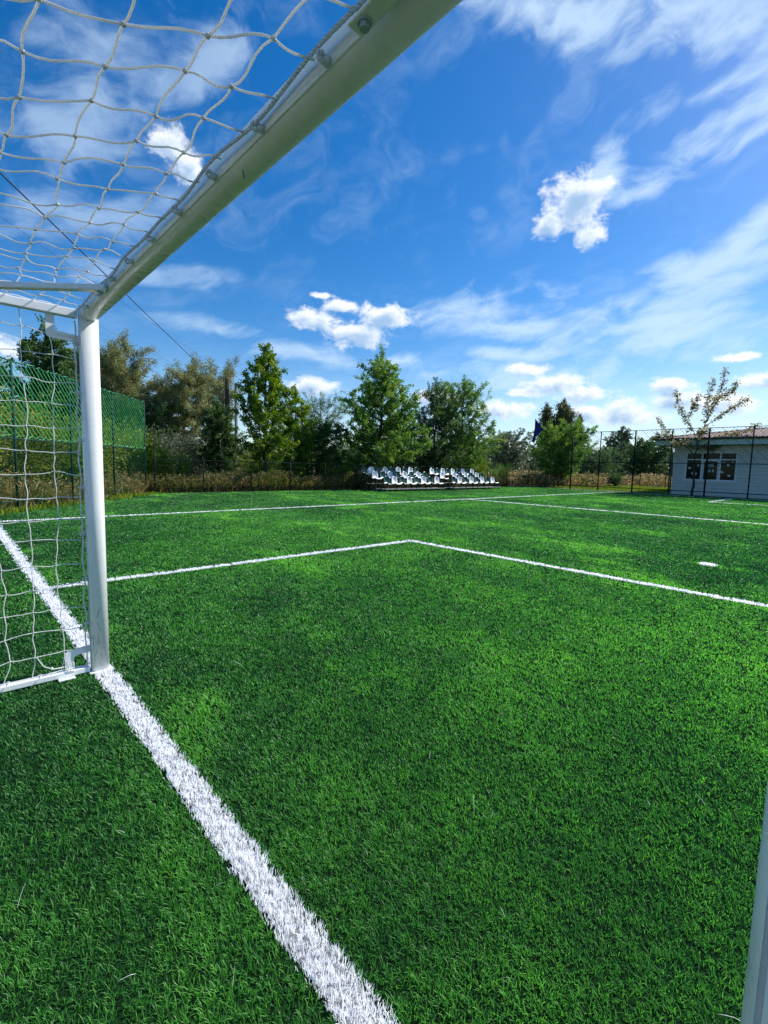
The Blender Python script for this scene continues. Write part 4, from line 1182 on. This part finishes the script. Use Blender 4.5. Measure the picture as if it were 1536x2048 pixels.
tree('background_tree', -27.0, 62.0, 5.8, 3.2, 'round', 'lf_mid', 'bark', 11000, 0.2, 37, 'wide low green tree right of the bushy tree in the far tree line', group=FB, clear=0.03, nb=40, up=0.5, aspect=0.6)
tree('background_tree', -23.5, 52.0, 4.4, 2.6, 'round', 'lf_feather', 'bark', 11000, 0.16, 38, 'low bright feathery tree in front of the far tree line', group=FB, clear=0.03, nb=40, up=0.5, aspect=0.4)
tree('background_tree', -17.8, 50.0, 3.9, 2.3, 'round', 'lf_feather', 'bark', 9000, 0.16, 39, 'low feathery bush tree left of the very dark round tree', group=FB, clear=0.03, nb=36, up=0.5, aspect=0.4)

# the sparse sapling by the building
sp = thing('sapling', (-4.55, 31.25, 0), 0, 'sparse young tree with pale sunlit leaves in front of the building window', 'tree')
r = random.Random(12); rn = np.random.RandomState(12)
wood = MB(); LP = []; LD = []
side_v = np.array([0.85, 0.35, 0.0]); side_v /= np.linalg.norm(side_v)
def limb(pts, r0, r1, leaves=True, dens=34, start=0.25, tw=1):
    k = len(pts); dense = []
    for i in range(k - 1):
        for u in np.linspace(0, 1, 5, endpoint=False): dense.append(pts[i] * (1 - u) + pts[i + 1] * u)
    dense.append(pts[-1]); dense = [d + rn.normal(0, 0.012, 3) for d in dense]
    wood.tube(dense, list(np.linspace(r0 * (1 if r0 > 0.07 else 0.6), r1 * 0.6, len(dense))), 6)
    if not leaves: return
    if tw: twigs([np.array(p_) for p_ in pts], 9); dens *= 0.6
    L = sum(np.linalg.norm(dense[i + 1] - dense[i]) for i in range(len(dense) - 1)); nl = int(L * dens * 2.6)
    for i in range(nl):
        u = start + (1 - start) * i / nl; f_ = u * (len(dense) - 1); j = min(len(dense) - 2, int(f_)); a = f_ - j
        p = dense[j] * (1 - a) + dense[j + 1] * a; d = dense[j + 1] - dense[j]; d /= np.linalg.norm(d)
        s_ = np.cross(d, rn.normal(0, 1, 3)); s_ /= np.linalg.norm(s_) + 1e-9
        LP.append(p); LD.append(d * 0.35 + s_ * 0.9 + np.array([0, 0, -0.25]))
def twigs(pts, n_, L0=0.45):
    for q in range(n_):
        u = 0.25 + 0.72 * (q + rn.uniform(0, 0.9)) / n_; f_ = u * (len(pts) - 1); j = min(len(pts) - 2, int(f_)); a = f_ - j
        p = pts[j] * (1 - a) + pts[j + 1] * a; d = pts[j + 1] - pts[j]; d = d / np.linalg.norm(d)
        e = d * 0.6 + rn.normal(0, 0.55, 3) + np.array([0, 0, 0.1]); e /= np.linalg.norm(e); L = L0 * rn.uniform(0.5, 1.2) * (1.15 - 0.5 * u)
        limb([p, p + e * L * 0.5 + np.array([0, 0, 0.02]), p + e * L + np.array([0, 0, -0.05])], 0.007, 0.003, True, 16, 0.15, 0)
def S(u, h_, dpt=0.0): return side_v * u + np.array([0, dpt, h_])
limb([S(0, -0.03), S(0.03, 1.0), S(-0.02, 2.0), S(0.06, 2.9)], 0.075, 0.045, False)
limb([S(0.06, 2.9), S(0.25, 3.9, .1), S(0.55, 4.9, .1), S(0.85, 5.9, .2), S(1.02, 7.3, .2)], 0.045, 0.008, True, 40, 0.3)
limb([S(0.06, 2.9), S(-0.1, 3.6, -.2), S(-0.5, 4.4, -.3), S(-0.95, 5.1, -.3), S(-1.2, 6.1, -.3)], 0.035, 0.006, True, 40, 0.3)
limb([S(0.25, 3.9), S(0.8, 4.5, .3), S(1.5, 5.1, .4), S(2.2, 5.6, .4)], 0.03, 0.006, True, 34, 0.2)
limb([S(0.55, 4.9), S(1.0, 5.5, -.3), S(1.5, 5.9, -.3), S(1.75, 6.4, -.3)], 0.02, 0.005, True, 34, 0.2)
limb([S(0.0, 2.3), S(-0.6, 2.9, .2), S(-1.2, 3.3, .3), S(-1.8, 3.9, .3), S(-2.1, 4.6, .3)], 0.03, 0.006, True, 30, 0.3)
limb([S(-1.2, 3.3, .3), S(-1.7, 3.5, 0), S(-2.2, 3.4, 0)], 0.012, 0.004, True, 30, 0.1)
limb([S(0.03, 2.6), S(0.7, 3.2, -.2), S(1.5, 3.5, -.3), S(2.3, 3.7, -.3), S(2.9, 4.1, -.3)], 0.025, 0.005, True, 34, 0.3)
limb([S(0.4, 4.4), S(0.2, 5.2, .4), S(0.3, 6.0, .5), S(0.5, 6.7, .5)], 0.02, 0.004, True, 36, 0.1)
limb([S(-0.5, 4.4), S(-0.2, 5.0, -.5), S(0.0, 5.6, -.5)], 0.015, 0.004, True, 34, 0.1)
limb([S(0.03, 2.7), S(-0.4, 3.1, -.5), S(-0.9, 3.0, -.7)], 0.015, 0.004, True, 40, 0.1)
limb([S(0.05, 2.8), S(0.5, 2.9, .5), S(1.1, 2.8, .7)], 0.015, 0.004, True, 40, 0.1)
limb([S(0.1, 3.1), S(0.3, 3.5, -.6), S(0.6, 3.7, -.9)], 0.015, 0.004, True, 44, 0.1)
wood.build('trunk', M['bark'], sp)
LP = np.array(LP) + rn.normal(0, 0.055, (len(LP), 3)); LD = np.array(LD)
V, l_, T_, A = leaf_cloud(LP, LD, 0.135, rn, np.clip(rn.normal(0.5, 0.25, len(LP)), 0, 1), 0.35, 0.5)
raw_mesh('crown', V, l_, T_, M['lf_sapling'], tint=A, parent=sp)

# shrubs
def shrub(x, y, H, R, leaf, seed, label, nleaf=6000, size=0.10, aspect=0.5, group='shrubs behind the fences'):
    rn = np.random.RandomState(seed); r = random.Random(seed)
    t = thing('shrub', (x, y, 0), 0, label, 'shrub', group)
    wood = MB(); P = []; Dd = []
    for k in range(16):
        az = r.uniform(0, 2 * PI); L = H * r.uniform(0.6, 1.0); sp_ = R * r.uniform(0.3, 1.0)
        pts = [(0.05 * math.cos(az), 0.05 * math.sin(az), -0.02)]
        for i in range(1, 6):
            u = i / 5; pts.append((math.cos(az) * sp_ * u ** 0.8 + r.gauss(0, 0.04), math.sin(az) * sp_ * u ** 0.8 + r.gauss(0, 0.04), L * u * (1 - 0.15 * u)))
        wood.tube(pts, [0.022, 0.018, 0.014, 0.010, 0.006, 0.003], 5)
        pts = np.array(pts); m_ = nleaf // 16
        u = rn.uniform(0.12, 1, m_) * 4.999; i = u.astype(int); f_ = (u - i)[:, None]
        p = pts[i] * (1 - f_) + pts[i + 1] * f_
        p = p + rn.normal(0, 1, (m_, 3)) * np.array([R * 0.17, R * 0.17, H * 0.07])
        P.append(p); Dd.append(p - np.array([0, 0, H * 0.3]))
    P = np.concatenate(P); Dd = np.concatenate(Dd); Dd /= np.linalg.norm(Dd, axis=1)[:, None] + 1e-9
    P[:, 2] = np.maximum(P[:, 2], 0.06)
    cl = fbm(P[:, 0] * 2 + seed, P[:, 2] * 2 + P[:, 1], 1.3, seed, 2)
    V, l_, T_, A = leaf_cloud(P, Dd, size, rn, np.clip(0.45 + (cl - 0.5) * 0.9 + rn.normal(0, 0.16, len(P)), 0, 1), 0.25, aspect)
    V[:, 2] = np.maximum(V[:, 2], 0.02)
    wood.build('stems', M['bark'], t)
    raw_mesh('foliage', V, l_, T_, M[leaf], tint=A, parent=t)
SH = [(-12.9, -0.6, 3.3, 1.5, 'shrub', 'tall olive shrub behind the outer end of the corner fence'),
      (-14.8, 0.8, 3.4, 1.6, 'shrub', 'tall yellowish shrub behind the corner fence, second from the picture edge'),
      (-16.6, 2.2, 3.3, 1.5, 'lf_mid', 'tall green shrub behind the middle of the corner fence'),
      (-17.9, 3.5, 3.3, 1.5, 'shrub', 'tall yellow green shrub just left of the goal post behind the corner fence'),
      (-19.3, 5.2, 3.1, 1.4, 'lf_bright', 'bright leafy shrub behind the inner end of the corner fence'),
      (-21.5, 7.0, 3.0, 1.5, 'shrub_grey', 'silvery grey shrub between the corner fence and the utility poles'),
      (-18.0, 6.6, 1.9, 1.0, 'lf_bright', 'low bright green shrub right of the corner fence end'),
      (-24.5, 9.0, 3.1, 1.5, 'shrub_grey', 'silvery grey shrub below the dark compact tree'),
      (-17.6, 1.0, 3.9, 1.6, 'lf_mid', 'highest green shrub rising over the corner fence through the net'),
      (-22.3, 3.9, 4.1, 1.7, 'lf_mid', 'large green shrub behind the goal post'),
      (-22.0, 13.6, 2.2, 1.3, 'lf_mid', 'green shrub at the foot of the utility poles'),
      (-20.3, 12.2, 1.7, 1.0, 'lf_bright', 'small bright shrub left of the slender tree trunk'),
      (-17.4, 14.9, 1.6, 0.9, 'lf_bright', 'small bright shrub between the slender tree and the nearer stand'),
      (-17.3, 30.6, 1.9, 1.1, 'lf_mid', 'green shrub beyond the farther stand'),
      (-17.2, 27.0, 2.3, 1.1, 'lf_bright', 'yellow green shrub right behind the end of the farther stand'),
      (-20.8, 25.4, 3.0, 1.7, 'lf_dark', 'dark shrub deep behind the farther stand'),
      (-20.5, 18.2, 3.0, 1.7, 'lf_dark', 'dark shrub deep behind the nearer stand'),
      (-26.0, 14.8, 2.6, 1.6, 'shrub', 'olive shrub behind the foot of the concrete pole'),
      (-25.0, 17.0, 3.0, 1.8, 'lf_mid', 'dark green shrub deep behind the slender tree'),
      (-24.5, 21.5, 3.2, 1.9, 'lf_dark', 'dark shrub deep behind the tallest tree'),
      (-24.5, 33.0, 3.2, 2.0, 'shrub', 'olive yellow shrub between the farther stand and the flag'),
      (-28.0, 11.5, 3.4, 1.9, 'shrub_grey', 'silvery grey shrub left of the utility poles'),
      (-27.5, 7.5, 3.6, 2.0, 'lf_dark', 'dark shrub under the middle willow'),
      (-13.0, 42.0, 1.35, 0.75, 'lf_dark', 'small dark mound of brush by the corn field')]
for i, (x, y, H, R, lf, lb_) in enumerate(SH): shrub(x, y, H, R, lf, 100 + i, lb_, 7000 if H > 2.5 else 3800, 0.115 if H > 2.5 else 0.09)

# weeds and dry corn: stuff
def strip_field(name, polys, n, H, wdt, leaf, seed, label, cat, arch=0.5, leafn=0, leafs=0.1):
    rn = np.random.RandomState(seed); parts = []
    for poly, frac in polys:
        xs_ = [p[0] for p in poly]; ys_ = [p[1] for p in poly]; k = int(n * frac)
        x = rn.uniform(min(xs_), max(xs_), k * 3); y = rn.uniform(min(ys_), max(ys_), k * 3); m_ = inside(x, y, poly)
        x, y = x[m_][:k], y[m_][:k]
        f_ = fbm(x, y, 0.6, seed, 3); L = H * (0.35 + 1.1 * f_)
        v, l_, t_, a_ = blades(x, y, rn, L, wdt, np.clip(0.1 + 0.8 * fbm(x, y, 0.9, seed + 5, 3) + rn.normal(0, 0.22, len(x)), 0, 1), arch * 0.6, (0.05, 0))
        parts.append((v, l_, t_, a_))
        if leafn:
            kk = int(leafn * frac); x = rn.uniform(min(xs_), max(xs_), kk * 3); y = rn.uniform(min(ys_), max(ys_), kk * 3); m_ = inside(x, y, poly)
            x, y = x[m_][:kk], y[m_][:kk]; hh_ = H * (0.35 + 1.0 * fbm(x, y, 0.6, seed, 3)) * rn.uniform(0.1, 1.0, len(x)) ** 0.7
            pp = np.stack([x, y, hh_], 1); dd = rn.normal(0, 1, (len(x), 3)); dd[:, 2] = np.abs(dd[:, 2]) * 0.6
            V2, l2, t2, a2 = leaf_cloud(pp, dd, leafs, rn, np.clip(0.1 + 0.8 * fbm(x, y, 0.9, seed + 5, 3) + rn.normal(0, 0.25, len(x)), 0, 1), 0.5, 0.28)
            V2[:, 2] = np.maximum(V2[:, 2], 0.01)
            parts.append((V2, l2, t2, a2))
    V, l_, t_, a_ = join(parts)
    o = raw_mesh(name, V, l_, t_, M[leaf], tint=a_); tag(o, label, cat, kind='stuff')
strip_field('weeds', [([(-16.4, 5.6), (-27, 13), (-27, 34), (-16.6, 30)], 0.40), ([(-16.6, 5.3), (-11.0, 0.85), (-9.2, -0.6), (-13, -4), (-23, 2), (-22, 8)], 0.35), ([(-16.15, 5.3), (-16.0, 30), (-16.75, 30), (-16.75, 5.3)], 0.25)],
            42000, 0.85, 0.026, 'weeds', 51, 'dry brown and green weeds growing behind the fences', 'weeds', 0.8, 60000, 0.13)
strip_field('corn_field', [([(-60, 46), (-4, 44.5), (-4, 52), (-60, 62)], 0.55), ([(-19, 31), (-15.2, 32.5), (-11, 36), (-18, 44), (-40, 44), (-40, 30)], 0.45)],
            12000, 1.05, 0.05, 'corn', 53, 'dry yellow corn field beyond the end of the pitch', 'corn', 1.1, 60000, 0.32)
# short grass beyond the end fence
strip_field('rough_grass', [([(-14, 31.9), (-6.2, 31.2), (-6.2, 44.0), (-14, 44.5)], 0.7), ([(-9, -0.8), (-11.0, 0.9), (-16.2, 5.2), (-15.6, 5.5), (-10.6, 1.1), (-8.4, -0.8)], 0.3)], 14000, 0.16, 0.02, 'lf_bright', 57, 'short rough grass outside the fences', 'grass')

# far tree line, one mass
rn = np.random.RandomState(99); P = []; tints = []
for k in range(150):
    a = rn.uniform(rad(-100), rad(25)); d = rn.uniform(95, 150); R_ = rn.uniform(2.5, 6); H_ = rn.uniform(3.2, 6.4) * d / 110
    c_ = np.array([CAM[0] + d * math.sin(a), CAM[1] + d * math.cos(a), 0]); m_ = 650
    q = rn.normal(0, 1, (m_, 3)); q /= np.linalg.norm(q, axis=1)[:, None]; q *= rn.uniform(0.5, 1, (m_, 1)) ** 0.5 * (1 + 0.25 * np.sin(q[:, :1] * 7 + q[:, 2:] * 5))
    p = c_ + q * np.array([R_, R_, H_ * 0.55]) + np.array([0, 0, H_ * 0.45]); P.append(p); tints.append(np.full(m_, rn.uniform(0.2, 0.8)))
P = np.concatenate(P); ti = np.concatenate(tints) + rn.normal(0, 0.15, len(P)); ok = P[:, 2] > 0.1; P = P[ok]; ti = ti[ok]
V, l_, T_, A = leaf_cloud(P, rn.normal(0, 1, (len(P), 3)), 0.75, rn, np.clip(ti, 0, 1), 0.2, 0.7)
V[:, 2] = np.maximum(V[:, 2], 0.0)
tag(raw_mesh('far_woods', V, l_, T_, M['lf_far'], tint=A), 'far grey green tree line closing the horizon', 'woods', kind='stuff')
